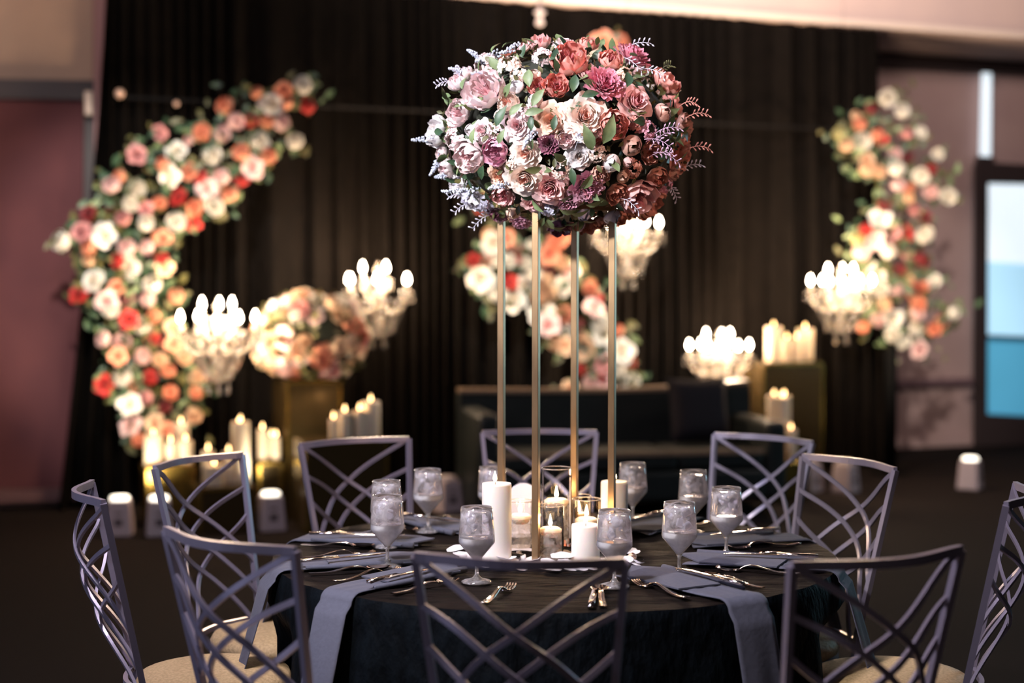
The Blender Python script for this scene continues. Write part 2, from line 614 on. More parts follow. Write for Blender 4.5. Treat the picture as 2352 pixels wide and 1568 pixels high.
def rose_mesh(seed, low=False):
    """open garden rose, radius about 1, axis +Z"""
    rnd = random.Random(seed)
    mb = MB()
    layers = [(2, .09, .60, 1.9, 0), (3, .17, .64, 1.5, 0), (3, .27, .65, 1.3, .0), (4, .38, .64, 1.15, .02), (5, .52, .60, .95, .05), (5, .70, .50, .85, .10), (6, .95, .32, .75, .17)]
    if low:
        layers = [(3, .25, .62, 1.3, 0), (4, .5, .62, 1.0, .02), (5, .78, .5, .85, .1), (5, 1.0, .30, .8, .16)]
    a = rnd.random() * 6
    for li, (n, rt, h, half, curl) in enumerate(layers):
        f = li / (len(layers) - 1)
        for k in range(n):
            a += 2 * PI / n + rnd.uniform(-.12, .12)
            tw = rnd.uniform(-.04, .04)

            def rp(v, rt=rt, curl=curl):
                return .04 + rt * (v ** .62) + curl * max(0, v - .7) * 2.2

            def hp(v, h=h, curl=curl, f=f):
                return -.12 * f + h * (v ** (1.15 - .25 * f)) - curl * 3.2 * max(0, v - .78) ** 1.1
            petal(mb, a, half, rp, hp, .05 + .45 * f, .35 + .65 * f, 5 if low else 9, 4 if low else 9, ruf=.016 + .03 * f, seed=rnd.random(), off=.004 * k, twist=tw)
        a += .8
    # green sepals under the bloom
    return mb


def peony_mesh(seed, close=.5, low=False):
    """cup shaped peony, petals curving inward, ruffled centre"""
    rnd = random.Random(seed)
    mb = MB()
    # core
    for k in range(10 if low else 26):
        a = rnd.random() * 2 * PI
        rr = rnd.uniform(.05, .42)

        def rp(v, rr=rr):
            return rr * (.5 + .6 * v)

        def hp(v, rr=rr, q=rnd.uniform(.5, .72)):
            return q * v + .08
        petal(mb, a, .22 / max(rr, .14) * .5, rp, hp, 0, .42, 3, 3, ruf=.05, seed=rnd.random())
    lay = [(5, .62, .86, .72), (6, .78, .80, .70), (6, .92, .62, .75)]
    for li, (n, rt, h, half) in enumerate(lay):
        a0 = rnd.random() * 6
        for k in range(n):
            if li == 0 and k == 0:
                continue
            a = a0 + k * 2 * PI / n + rnd.uniform(-.1, .1)
            cl = close * rnd.uniform(.7, 1.15) * (1 - .35 * li)

            def rp(v, rt=rt, cl=cl):
                return rt * (math.sin(min(v * 1.55, 1.57)) ** .8) - rt * cl * max(0, v - .5) ** 1.4 * 1.9

            def hp(v, h=h):
                return -.18 + (h + .18) * (v ** 1.25)
            petal(mb, a, half, rp, hp, .45, .75 + .12 * li, 5 if low else 9, 5 if low else 9, ruf=.05, seed=rnd.random(), off=.01 * k)
    return mb


def ruffle_mesh(seed):
    rnd = random.Random(seed)
    mb = MB()
    for k in range(60):
        f = (k / 60) ** .8
        a = k * 2.4
        rt = .10 + .85 * f

        def rp(v, rt=rt):
            return rt * (.35 + .7 * v)

        def hp(v, f=f):
            return (.75 - .50 * f * f) * v ** .8 + .02 * f
        petal(mb, a, .30 / (.30 + f) + .12, rp, hp, .0 + .25 * f, .45 + .55 * f, 4, 4, ruf=.06, seed=rnd.random(), notch=.35)
    return mb


def bud_mesh(seed):
    rnd = random.Random(seed)
    mb = MB()
    for li, (n, rt, cl) in enumerate([(3, .50, .95), (4, .62, .82), (4, .74, .55)]):
        a0 = rnd.random() * 6
        for k in range(n):
            a = a0 + k * 2 * PI / n

            def rp(v, rt=rt, cl=cl):
                return rt * math.sin(min(v * 2.0, 1.57)) ** .8 * (1 - cl * max(0, v - .45) ** 1.3 * 1.7)

            def hp(v, li=li):
                return -.1 + (1.0 - .14 * li) * v
            petal(mb, a, 1.05, rp, hp, .55, .9, 6, 6, ruf=.02, seed=rnd.random())
    return mb


def blossom_mesh(seed):
    """cluster of small four petalled florets (hydrangea like)"""
    rnd = random.Random(seed)
    mb = MB()
    for k in range(30):
        th = math.acos(rnd.uniform(.15, 1))
        a = rnd.random() * 6.28
        d = Vector((math.sin(th) * math.cos(a), math.sin(th) * math.sin(a), math.cos(th)))
        q = d.to_track_quat('Z', 'Y')
        for j in range(4):
            an = j * PI / 2 + k
            e = Vector((math.cos(an), math.sin(an), .25))
            s_ = Vector((-math.sin(an), math.cos(an), 0))
            up = Vector((0, 0, .05 * math.sin(k + j)))
            pts = [Vector((0, 0, 0)), e * .10 + s_ * .09, e * .19 + s_ * .115, e * .27 + s_ * .06 + up, e * .28 - s_ * .05 + up, e * .19 - s_ * .115, e * .10 - s_ * .09, e * .17 - up * .6]
            mb.add([d * .74 + q @ p for p in pts], [(0, 1, 7), (1, 2, 7), (2, 3, 7), (3, 4, 7), (4, 5, 7), (5, 6, 7), (6, 0, 7)], [.2, .6, .8, 1, 1, .8, .6, .5])
        mb.ball(d * .78, .035, 5, 3)
    return mb


ROSES = [rose_mesh(i).mesh('rose_bloom', M_petw) for i in range(4)]
PEONY = [peony_mesh(i + 10, .35 + .2 * (i % 3)).mesh('peony_bloom', M_petw) for i in range(4)]
RUFF = [ruffle_mesh(i + 20).mesh('ruffled_bloom', M_petw) for i in range(2)]
BUDS = [bud_mesh(i + 30).mesh('rose_bud', M_petw) for i in range(3)]
BLOS = [blossom_mesh(i + 40).mesh('small_blossom_cluster', M_petw) for i in range(3)]
LROSE = [rose_mesh(50 + i, True).mesh('background_rose', M_petw) for i in range(3)]
LPEON = [peony_mesh(60 + i, .8, True).mesh('background_peony', M_petw) for i in range(3)]
KIND = {'R': ROSES, 'P': PEONY, 'F': RUFF, 'B': BUDS, 'H': BLOS, 'r': LROSE, 'p': LPEON}
# colour name -> (inner, outer)
PC = {
    'cream': ((.86, .30, .20), (.90, .76, .67)),
    'peach': ((.80, .30, .16), (.85, .58, .44)),
    'coral': ((.50, .06, .12), (.78, .33, .27)),
    'rosy': ((.66, .08, .14), (.85, .52, .50)),
    'magenta': ((.50, .02, .10), (.76, .28, .36)),
    'pale': ((.80, .36, .40), (.88, .72, .71)),
    'mauve': ((.35, .05, .14), (.70, .36, .46)),
    'white': ((.82, .66, .58), (.86, .82, .82)),
    'terra': ((.52, .10, .08), (.62, .28, .20)),
    'dusty': ((.55, .22, .16), (.64, .36, .28)),
    'plum': ((.10, .01, .03), (.30, .10, .16)),
    'lilac': ((.50, .40, .55), (.74, .72, .84)),
}
for k, (a, b) in PC.items():
    petal_mat('petal_' + k, a, b)


def bloom(kind, colr, parent, pos, nrm, rad, rnd, name=None, label=None):
    me = KIND[kind][rnd.randrange(len(KIND[kind]))]
    nm = name or {'R': 'rose', 'P': 'peony', 'F': 'peony', 'B': 'rose_bud', 'H': 'blossom_cluster', 'r': 'rose', 'p': 'peony'}[kind]
    o = bpy.data.objects.new(nm, me)
    COL.objects.link(o)
    o.parent = parent
    q = Vector(nrm).to_track_quat('Z', 'Y').to_euler()
    o.rotation_mode = 'QUATERNION'
    o.rotation_quaternion = Vector(nrm).to_track_quat('Z', 'Y') @ Euler((0, 0, rnd.random() * 6.28)).to_quaternion()
    o.location = pos
    o.scale = (rad, rad, rad)
    o.material_slots[0].link = 'OBJECT'
    o.material_slots[0].material = MATS[colr]
    if label:
        o['label'] = label
    return o


def leaf_into(mb, pos, d, n, L, Wd, fold=.25, bend=.2):
    d = Vector(d).normalized()
    s_ = d.cross(Vector(n))
    if s_.length < 1e-3:
        s_ = d.orthogonal()
    s_.normalize()
    up = s_.cross(d).normalized()
    prof = [(0, .05), (.25, .75), (.5, 1), (.75, .7), (1, .03)]
    vs = []
    for t, w in prof:
        c = Vector(pos) + d * L * t - up * bend * L * t * t
        vs += [c - s_ * Wd * w * .5 + up * fold * Wd * w * .5, c, c + s_ * Wd * w * .5 + up * fold * Wd * w * .5]
    fs = []
    for i in range(4):
        fs += [(3 * i, 3 * i + 1, 3 * i + 4, 3 * i + 3), (3 * i + 1, 3 * i + 2, 3 * i + 5, 3 * i + 4)]
    mb.add(vs, fs)


def ellipsoid_dir(rnd):
    z = rnd.uniform(-1, 1)
    a = rnd.random() * 2 * PI
    r = math.sqrt(1 - z * z)
    return Vector((r * math.cos(a), r * math.sin(a), z))


# ------------------------------------------------------------------ table
TC = Vector((.125, 4.53, 0))
TH, TR = .76, .832
tb = thing('round_table', (TC.x, TC.y, 0), 0, 'round banquet table hidden under the dark crushed cloth', 'table')
MB().lathe([(TR - .035, TH - .03), (TR - .035, TH - .006)], 64).build('tabletop', M_bronze, tb)
MB().lathe([(.045, .06), (.035, .2), (.035, TH - .03)], 16).build('pedestal', M_bronze, tb, smooth=True)
MB().lathe([(.26, 0), (.26, .02), (.05, .07)], 24).build('foot', M_bronze, tb)
CHT = 1.0
chair_specs = [
    # (TL px, TR px) of the top rail ends or ('rel', dx, dy)
    ('left_side', ((-1.245, -.43), None), 'seen edge-on left of the table'),
    ('left_back', ((362, 1075), (550, 1045)), 'before the low candles at left'),
    ('back_left', ((697, 1023), (932, 1008)), 'behind the table below the left chandeliers'),
    ('back_centre', ((1108, 994), (1370, 993)), 'behind the gold stand in front of the sofa'),
    ('back_right', ((1640, 998), (1868, 1018)), 'behind the table beside the gold plinth candles'),
    ('right_back', ((1800, 1052), (1997, 1083)), 'overlapping the one behind at the right edge of the table'),
    ('right_side', ((1.21, -.47), None), 'seen edge-on at the far right of the picture'),
    ('front_right', ((1815, 1300), (2210, 1262)), 'almost black in shadow, nearest on the right'),
    ('front_centre', ((958, 1278), (1432, 1292)), 'nearest the camera before the candles'),
    ('front_left', ((370, 1216), (690, 1268)), 'nearest on the left before the draped napkin'),
]
CHAIRS = []
for name, spec, lab in chair_specs:
    if spec[1] is None:
        c = Vector((TC.x + spec[0][0], TC.y + spec[0][1], 0))
        fw = (Vector((TC.x, TC.y, 0)) - c).normalized()
    else:
        a, b = Pz(*spec[0], CHT), Pz(*spec[1], CHT)
        c = (a + b) / 2
        c.z = 0
        dd = (b - a)
        dd.z = 0
        fw = Vector((-dd.y, dd.x, 0)).normalized()
        if fw.dot(Vector((TC.x, TC.y, 0)) - c) < 0:
            fw = -fw
    if name == 'right_back':
        c = c - fw * .09
    CHAIRS.append((name, c, fw, lab))


def seat_dent(a, r_, z):
    """the hanging cloth is pushed in by the chair seats under the table"""
    if z > .66:
        return r_
    k = min(1, (.66 - z) / .12)
    out = r_
    for _, c, fw, _l in CHAIRS:
        sc = c + fw * .31 - Vector((TC.x, TC.y, 0))
        d = Vector((math.cos(a), math.sin(a), 0))
        t = sc.dot(d)
        h2 = sc.length_squared - t * t
        RR = .262
        if t > 0 and h2 < RR * RR:
            near = t - math.sqrt(RR * RR - h2)
            if near < out:
                out = max(.2, near)
    return r_ + (out - r_) * k


ct, cs = MB(), MB()
NA = 240
rnd = random.Random(2)


def hz(x, y):
    return .0014 * math.sin(x * 9 + 3 * math.sin(y * 5)) + .0018 * math.sin(y * 38 + 2.5 * math.sin(x * 6.1)) + .0014 * math.sin(y * 83 + 3 * math.sin(x * 9 + 1) + 2 * math.sin(x * 3))


rads = [TR * (1 - (1 - i / 90) ** 1.0) for i in range(91)]
vs, fs = [(TC.x, TC.y, TH + .002)], []
for r_ in rads[1:]:
    for k in range(NA):
        a = 2 * PI * k / NA
        x, y = r_ * math.cos(a), r_ * math.sin(a)
        vs.append((TC.x + x, TC.y + y, TH + hz(x, y) * (1 if r_ < TR - .03 else .3)))
for k in range(NA):
    fs.append((0, 1 + k, 1 + (k + 1) % NA))
for i in range(89):
    for k in range(NA):
        k2 = (k + 1) % NA
        fs.append((1 + i * NA + k, 1 + (i + 1) * NA + k, 1 + (i + 1) * NA + k2, 1 + i * NA + k2))
cloth = thing('tablecloth', (0, 0, 0), 0, 'dark brown black crushed cloth draped over the round table to the floor', 'tablecloth')
MB().add(vs, fs).build('cloth_top', M_cloth, cloth, smooth=True)
vs, fs = [], []
NZ = 26
for j in range(NZ + 1):
    t = j / NZ
    z = TH - (TH - .012) * (t ** 1.25)
    for k in range(NA):
        a = 2 * PI * k / NA
        fold = math.sin(17 * a + 1.5 * math.sin(3 * a)) * .6 + .4 * math.sin(29 * a + 2)
        r_ = TR + .006 * math.sin(min(1, t * 12) * PI / 2) + t ** 1.2 * .075 + fold * .035 * t ** 1.1 + .003 * math.sin(23 * a + 30 * t) * t
        if j == 0:
            zz = TH + hz(TR * math.cos(a), TR * math.sin(a)) * .3
            r_ = TR
        else:
            zz = z
        r_ = seat_dent(a, r_, zz)
        vs.append((TC.x + r_ * math.cos(a), TC.y + r_ * math.sin(a), zz))
for j in range(NZ):
    for k in range(NA):
        k2 = (k + 1) % NA
        fs.append((j * NA + k, (j + 1) * NA + k, (j + 1) * NA + k2, j * NA + k2))
MB().add(vs, fs).build('cloth_skirt', M_skirt, cloth, smooth=True)


# ------------------------------------------------------------------ chairs
def catmull(pts, n=8):
    pts = [Vector(p) for p in pts]
    out = []
    ext = [pts[0] * 2 - pts[1]] + pts + [pts[-1] * 2 - pts[-2]]
    for i in range(len(pts) - 1):
        p0, p1, p2, p3 = ext[i:i + 4]
        for k in range(n):
            t = k / n
            out.append(.5 * ((2 * p1) + (p2 - p0) * t + (2 * p0 - 5 * p1 + 4 * p2 - p3) * t * t + (3 * p1 - p0 - 3 * p2 + p3) * t ** 3))
    out.append(pts[-1])
    return out


CH_TOP, CH_H = 1.0, .52


def back_pt(u, v):
    wd = .435 - .10 * v
    x = (u - .5) * wd
    z = CH_TOP - CH_H * v
    yb = -.31 + .105 * v
    bul = (.050 + .035 * math.sin(PI * min(1, v * 1.1))) * (1 - v * .35)
    q = 1 - (2 * u - 1) ** 2
    y = yb - bul * (q * .45 + .65 * q * q * (1.2 - .2 * v))
    return Vector((x, y, z))


def make_chair(loc, rz, label):
    t = thing('banquet_chair', loc, rz, label, 'chair', 'lavender metal chairs around the round table')
    s = MB()
    s.lathe([(.02, .435), (.19, .435), (.213, .45), (.216, .468), (.205, .488), (.16, .500), (.05, .505), (.005, .505)], 32)
    s.build('seat', M_seat, t, smooth=True)
    s = MB()
    ring = [(.205 * math.cos(a), .205 * math.sin(a), .428) for a in [2 * PI * k / 32 for k in range(33)]]
    s.tube(ring, .020, 4, w=.02, up=(0, 0, 1)).build('seat_frame', M_chair, t)
    bf = MB()
    toprail = [back_pt(u / 16, 0) for u in range(17)]
    bf.tube(toprail, .020, 4, w=.013, up=(0, 0, 1))
    for u in (0, 1):
        bf.tube([back_pt(u, v / 10) for v in range(11)], .017, 4, w=.016, up=(0, 1, 0))
    bf.tube([back_pt(u / 16, 1) for u in range(17)], .016, 4, w=.013, up=(0, 0, 1))
    bf.build('back_frame', M_chair, t)
    A = [[(0, 0), (.24, .125), (.47, .26), (.72, .41), (1, .66)],
         [(0, .20), (.2, .285), (.42, .41), (.68, .58), (1, .86)],
         [(0, .37), (.14, .47), (.36, .60), (.6, .74), (.9, 1.0)]]
    for mir in (0, 1):
        for bar in A:
            pts = catmull([Vector((1 - u if mir else u, v, 0)) for u, v in bar], 6)
            b3 = [back_pt(p.x, p.y) + Vector((0, .004 if mir else -.004, 0)) for p in pts]
            MB().tube(b3, .008, 4, w=.0135, up=(0, 1, 0)).build('back_slat', M_chair, t)
    for sx in (-1, 1):
        q = back_pt(0 if sx < 0 else 1, 1)
        MB().tube([q, (q.x * 1.02, q.y + .01, .40), (q.x * 1.12, q.y - .05, 0)], .017, 4, w=.016, up=(0, 1, 0)).build('leg', M_chair, t)
        MB().tube([(sx * .150, .14, .43), (sx * .165, .165, .2), (sx * .18, .18, 0)], .017, 4, w=.016, up=(0, 1, 0)).build('leg', M_chair, t)
    return t


def lavender(s_):
    return 'lavender metal chair, ' + s_


chair0 = None
for name, c, fw, lab in CHAIRS:
    loc = c + fw * .31
    rz = math.atan2(-fw.x, fw.y)
    if chair0 is None:
        chair0 = make_chair(loc, rz, lavender(lab))
    else:
        dup(chair0, loc, rz, lavender(lab))

# ------------------------------------------------------------------ place settings
TT = TH + .004


def smoothz(x, y):
    return TT


def make_fork():
    m = MB()
    pts = [(0, 0, .006), (0, .03, .003), (0, .07, .006), (0, .115, .016), (0, .135, .014), (0, .15, .006)]
    w = [.018, .017, .012, .008, .008, .016]
    P3 = catmull(pts, 5)
    n = len(P3)
    vs, fs = [], []
    for i, p in enumerate(P3):
        f = i / (n - 1) * (len(w) - 1)
        a = int(min(f, len(w) - 2))
        ww = w[a] + (w[a + 1] - w[a]) * (f - a)
        for sx, sz in ((-1, -1), (1, -1), (1, 1), (-1, 1)):
            vs.append((sx * ww / 2, p.y, p.z + sz * .0013))
    for i in range(n - 1):
        for k in range(4):
            fs.append((i * 4 + k, i * 4 + (k + 1) % 4, i * 4 + 4 + (k + 1) % 4, i * 4 + 4 + k))
    fs += [(3, 2, 1, 0), ((n - 1) * 4, (n - 1) * 4 + 1, (n - 1) * 4 + 2, (n - 1) * 4 + 3)]
    m.add(vs, fs)
    m.box((0, .156, .004), (.024, .014, .003))
    for k in range(4):
        x = -.0102 + k * .0068
        m.tube([(x, .160, .004), (x, .178, .002), (x, .196, .005), (x, .207, .010)], .0028, 4, w=.0034, up=(0, 0, 1))
    return m


def make_spoon():
    m = MB()
    pts = catmull([(0, 0, .004), (0, .05, .004), (0, .10, .013), (0, .13, .012), (0, .145, .005)], 5)
    n = len(pts)
    vs, fs = [], []
    for i, p in enumerate(pts):
        ww = .017 - .010 * (i / (n - 1))
        for sx, sz in ((-1, -1), (1, -1), (1, 1), (-1, 1)):
            vs.append((sx * ww / 2, p.y, p.z + sz * .0014))
    for i in range(n - 1):
        for k in range(4):
            fs.append((i * 4 + k, i * 4 + (k + 1) % 4, i * 4 + 4 + (k + 1) % 4, i * 4 + 4 + k))
    m.add(vs, fs)
    vs, fs = [], []
    for j in range(6):
        t = j / 5
        for k in range(16):
            a = 2 * PI * k / 16
            vs.append((t * .021 * math.cos(a) * (1 - .12 * math.sin(a)), .172 + t * .032 * math.sin(a), .002 + .009 * t * t))
    for j in range(5):
        for k in range(16):
            fs.append((j * 16 + k, (j + 1) * 16 + k, (j + 1) * 16 + (k + 1) % 16, j * 16 + (k + 1) % 16))
    m.add(vs, fs)
    return m


def make_knife():
    m = MB()
    m.tube([(0, 0, .005), (0, .05, .006), (0, .10, .006)], .007, 4, w=.014, up=(0, 0, 1))
    vs = []
    for y, w0, w1 in ((.10, -.006, .006), (.13, -.007, .009), (.18, -.007, .010), (.21, -.007, .007), (.232, -.007, -.003)):
        for z in (.0035, .0055):
            vs += [(w0, y, z), (w1, y, z)]
    fs = []
    for i in range(4):
        b = i * 4
        fs += [(b, b + 1, b + 5, b + 4), (b + 2, b + 6, b + 7, b + 3), (b, b + 4, b + 6, b + 2), (b + 1, b + 3, b + 7, b + 5)]
    m.add(vs, fs)
    return m


fork_me, spoon_me, knife_me = (make_fork().mesh('fork', M_silver), make_spoon().mesh('spoon', M_silver), make_knife().mesh('knife', M_silver))


def cutlery(kind, me, pos, ang, label, group):
    o = bpy.data.objects.new(kind, me)
    COL.objects.link(o)
    o.location = pos
    o.rotation_euler = (0, 0, ang)
    o.scale = (1.15, 1.15, 1.15)
    return tag(o, label, kind, group)


def napkin(cdir, tang, w0, w1, drop, r_in, seed, label, shift=0.0):
    """a folded strip lying on the table and hanging over its edge"""
    rnd = random.Random(seed)
    m = MB()
    path = []
    n1, n2 = 12, 16
    for i in range(n1):
        t = i / (n1 - 1)
        path.append((r_in + (TR - .02 - r_in) * t, TH + .009, 1 - t))
    for i in range(5):
        a = (i + 1) / 5 * PI / 2
        path.append((TR - .02 + .038 * math.sin(a), TH + .009 - .03 * (1 - math.cos(a)), 0))
    for i in range(n2):
        t = (i + 1) / n2
        path.append((TR + .018 + .085 * t, TH - .02 - drop * t, -t))
    vs, fs = [], []
    NW = 10
    for (r_, z, s_) in path:
        ww = w0 + (w1 - w0) * (1 - max(0, s_)) if s_ > 0 else w1 + .012 * s_
        for k in range(NW + 1):
            u = k / NW - .5
            q = cdir * (r_ - (.055 * abs(u) if s_ > .99 else 0)) + tang * (u * ww + shift + .02 * max(0, s_))
            dz = .003 * math.sin(u * 9 + s_ * 5 + seed) if s_ >= 0 else 0
            if s_ < 0:
                q = q + cdir * (.006 * math.sin(u * 8 + seed) * -s_ + .004)
                # the cloth edge is a circle, keep the strip outside of it
                q = q + cdir * .01
            vs.append((TC.x + q.x, TC.y + q.y, z + abs(dz)))
    for i in range(len(path) - 1):
        for k in range(NW):
            fs.append((i * (NW + 1) + k, i * (NW + 1) + k + 1, (i + 1) * (NW + 1) + k + 1, (i + 1) * (NW + 1) + k))
    m.add(vs, fs)
    t = thing('napkin', (0, 0, 0), 0, label, 'napkin', 'blue grey napkins at the place settings')
    o = m.build('folded_strip', M_napk, t, smooth=True)
    solid(o, .003)
    # the turned back upper fold with a pointed corner
    f = MB()
    a0 = cdir * (r_in + .015) + tang * (-w0 * .52 + shift)
    pts = [a0 - tang * .012, cdir * (r_in - .055) + tang * (shift + .01), cdir * (r_in + .02) + tang * (w0 * .6 + shift),
           cdir * (r_in + .24) + tang * (w0 * .60 + shift), cdir * (r_in + .25) + tang * (-w0 * .30 + shift)]
    zt = TH + .017
    vs = [(TC.x + p.x, TC.y + p.y, zt + (.007 if i == 1 else 0)) for i, p in enumerate(pts)]
    f.add(vs + [(x, y, z - .004) for x, y, z in vs], [(0, 1, 2, 3, 4), (9, 8, 7, 6, 5)] + [(i, i + 5, (i + 1) % 5 + 5, (i + 1) % 5) for i in range(5)])
    f.build('turned_fold', M_napk, t)
    rr = MB()
    rr.tube([(TC.x + p.x, TC.y + p.y, TH + .014) for p in (cdir * (r_in - .02) + tang * (-w0 * .5 + shift), cdir * (r_in + .15) + tang * (-w0 * .5 + shift), cdir * (TR - .07) + tang * (-w1 * .46 + shift))], [.010, .009, .005], 8)
    rr.build('rolled_edge', M_napk, t, smooth=True)
    return t


ANG = {'left_side': 199, 'left_back': 163, 'back_left': 127, 'back_centre': 91, 'back_right': 55, 'right_back': 18, 'right_side': -19, 'front_right': -56, 'front_centre': -94, 'front_left': -130}
NICE = {'left_side': 'before the edge-on chair at left', 'left_back': 'before the chair by the low candles', 'back_left': 'before the back left chair',
        'back_centre': 'before the back centre chair', 'back_right': 'before the back right chair', 'right_back': 'before the overlapping right chair',
        'right_side': 'before the chair at the far right', 'front_right': 'before the shadowed front right chair', 'front_centre': 'before the nearest centre chair',
        'front_left': 'before the front left chair'}
for i, (k, adeg) in enumerate(ANG.items()):
    a = R(adeg)
    cd = Vector((math.cos(a), math.sin(a), 0))
    # sitter faces -cd; his left hand side is
    left = Vector((-cd.y, cd.x, 0)) * -1
    rz = math.atan2(cd.x, -cd.y)
    jr = random.Random(i)

    def put(r_, s_, dz=0):
        q = TC + cd * r_ + left * s_
        return Vector((q.x, q.y, TT + dz))
    where = NICE[k]
    if k == 'front_centre':
        cutlery('fork', fork_me, put(.775, .145), rz + R(-14), 'silver fork lying alone on the dark cloth ' + where, 'forks on the table')
        cutlery('knife', knife_me, put(.80, -.125), rz - R(2), 'silver knife on the dark cloth ' + where, 'knives on the table')
        cutlery('spoon', spoon_me, put(.785, -.155), rz + R(3), 'silver teaspoon on the dark cloth ' + where, 'spoons on the table')
        continue
    w0, w1, drop, sh = .15, .135, .30, 0
    if k in ('back_left', 'back_centre', 'back_right'):
        drop = .25
    if k == 'front_left':
        w0, w1, drop, sh = .13, .115, .30, .045
    if k == 'front_right':
        drop = .36
    napkin(cd, left, w0, w1, drop, .44, i, 'blue grey linen napkin folded over the table edge ' + where, sh)
    cutlery('fork', fork_me, put(.755, .125 + sh * .6), rz + R(jr.uniform(-10, 4)), 'silver fork beside the napkin ' + where, 'forks on the table')
    cutlery('knife', knife_me, put(.775, -.045 + sh, .020), rz + R(jr.uniform(-4, 14)), 'silver knife lying across the napkin ' + where, 'knives on the table')
    cutlery('spoon', spoon_me, put(.765, -.125 + sh), rz + R(jr.uniform(-5, 8)), 'silver spoon beside the napkin ' + where, 'spoons on the table')


# goblets of iced water
def make_goblet(loc, label):
    t = thing('water_goblet', loc, 0, label, 'glass', 'stemmed goblets of iced water')
    MB().lathe([(.004, .003), (.040, .0), (.042, .003), (.036, .006), (.012, .013), (.0055, .022), (.0046, .035), (.0050, .050), (.0085, .059)], 24).build('stem_foot', G_foot, t, smooth=True)
    MB().lathe([(.006, .056), (.0085, .060), (.0275, .0825), (.0455, .1035), (.0482, .1075), (.0488, .112), (.0478, .130), (.0450, .167), (.0420, .2025), (.0410, .2025), (.0405, .200)], 32, cap=False).build('bowl', G_goblet, t, smooth=True)
    MB().tube([(.0413 * math.cos(2 * PI * k / 32), .0413 * math.sin(2 * PI * k / 32), .2025) for k in range(33)], .0011, 6).build('rim', G_foot, t, smooth=True)
    MB().lathe([(.004, .059), (.0255, .0835), (.0440, .105), (.0466, .110), (.0465, .122)], 28).build('refracted_light_body', G_refract, t, smooth=True)  # bright refracted light, modelled as a white body
    MB().lathe([(.0460, .1225), (.0455, .130), (.0428, .165), (.0408, .188)], 28).build('water', G_water, t, smooth=True)
    rnd = random.Random(5)
    for k in range(7):
        m = Matrix.Rotation(rnd.random() * 3, 4, 'X') @ Matrix.Rotation(rnd.random() * 3, 4, 'Z') @ Matrix.Diagonal((rnd.uniform(.7, 1.2), rnd.uniform(.7, 1.2), rnd.uniform(.5, 1), 1))
        o = MB().box((0, 0, 0), (.021, .021, .018), m).build('ice_cube', G_ice, t, loc=(rnd.uniform(-.02, .02), rnd.uniform(-.02, .02), .14 + .0075 * k))
        bevel(o, .006, 3)
    return t


gob = [(983, 1221, 'behind the left pair of goblets'), (888, 1256, 'mostly hidden behind another goblet at left'), (890, 1302, 'foremost of the left pair'),
       (1095, 1337, 'before the tall pillar candle'), (1411, 1347, 'before the short pillar candle'), (1560, 1322, 'in front, by the front right napkin'),
       (1668, 1277, 'rightmost on the table'), (1592, 1225, 'behind the front right goblet'), (1453, 1202, 'behind the right rear pillar candle'), (1131, 1214, 'half hidden behind the tall pillar candle')]
g0 = None
for k, (px, py, lab) in enumerate(gob):
    q = Pz(px, py, TT)
    lb = 'stemmed goblet of iced water ' + lab
    if g0 is None:
        g0 = make_goblet(q, lb)
    else:
        dup(g0, q, k * 1.3, lb)


# ------------------------------------------------------------------ candles
def make_flame(t, z, h, m, r=.006):
    MB().lathe([(.0006, 0), (r * .55, h * .1), (r, h * .3), (r * .8, h * .55), (r * .35, h * .82), (.0004, h)], 10, (0, 0, z)).build('flame', m, t, smooth=True)


def flame_light(t, z, power, rad=.015):
    d = bpy.data.lights.new('flame_light', 'POINT')
    d.energy = power
    d.color = (1.0, .62, .30)
    d.shadow_soft_size = rad
    o = bpy.data.objects.new('flame_light', d)
    COL.objects.link(o)
    o.parent = t
    o.location = (0, 0, z)


def pillar(loc, r, h, label, group=None, fl=M_flame, fh=.03, light=0.0, lit=True, off=(0, 0), wax=None):
    t = thing('pillar_candle', loc, 0, label, 'candle', group)
    MB().lathe([(r * .98, 0), (r, .004), (r, h - .006), (r * .97, h), (r * .8, h - .002), (r * .3, h - .006), (.001, h - .007)], 28).build('wax', wax or M_wax, t, smooth=True)
    MB().tube([(off[0], off[1], h - .008), (off[0] + .001, off[1], h + .007)], .0012, 6).build('wick', M_wick, t)
    if lit:
        s_ = fh / .03
        MB().lathe([(.0006, 0), (.0035 * s_, .003 * s_), (.006 * s_, .009 * s_), (.005 * s_, .016 * s_), (.0022 * s_, .025 * s_), (.0004, .032 * s_)], 10, (off[0], off[1], h + .003)).build('flame', fl, t, smooth=True)
    if light:
        flame_light(t, h + .022, light)
    return t


GC = 'centrepiece pillar candles'


def tz(px, py):
    q = Pz(px, py, TT)
    return Vector((q.x, q.y, TT))


pillar(tz(1141, 1290), .0425, .228, 'tall white lit pillar candle left of the gold stand', GC, light=.3, off=(-.005, 0))
pillar(tz(1345, 1291), .041, .110, 'short white lit pillar candle in front of the glass cylinders', GC, light=.3)
pillar(tz(1411, 1240), .0425, .185, 'white pillar candle behind the right leg of the gold stand', GC, light=.25)


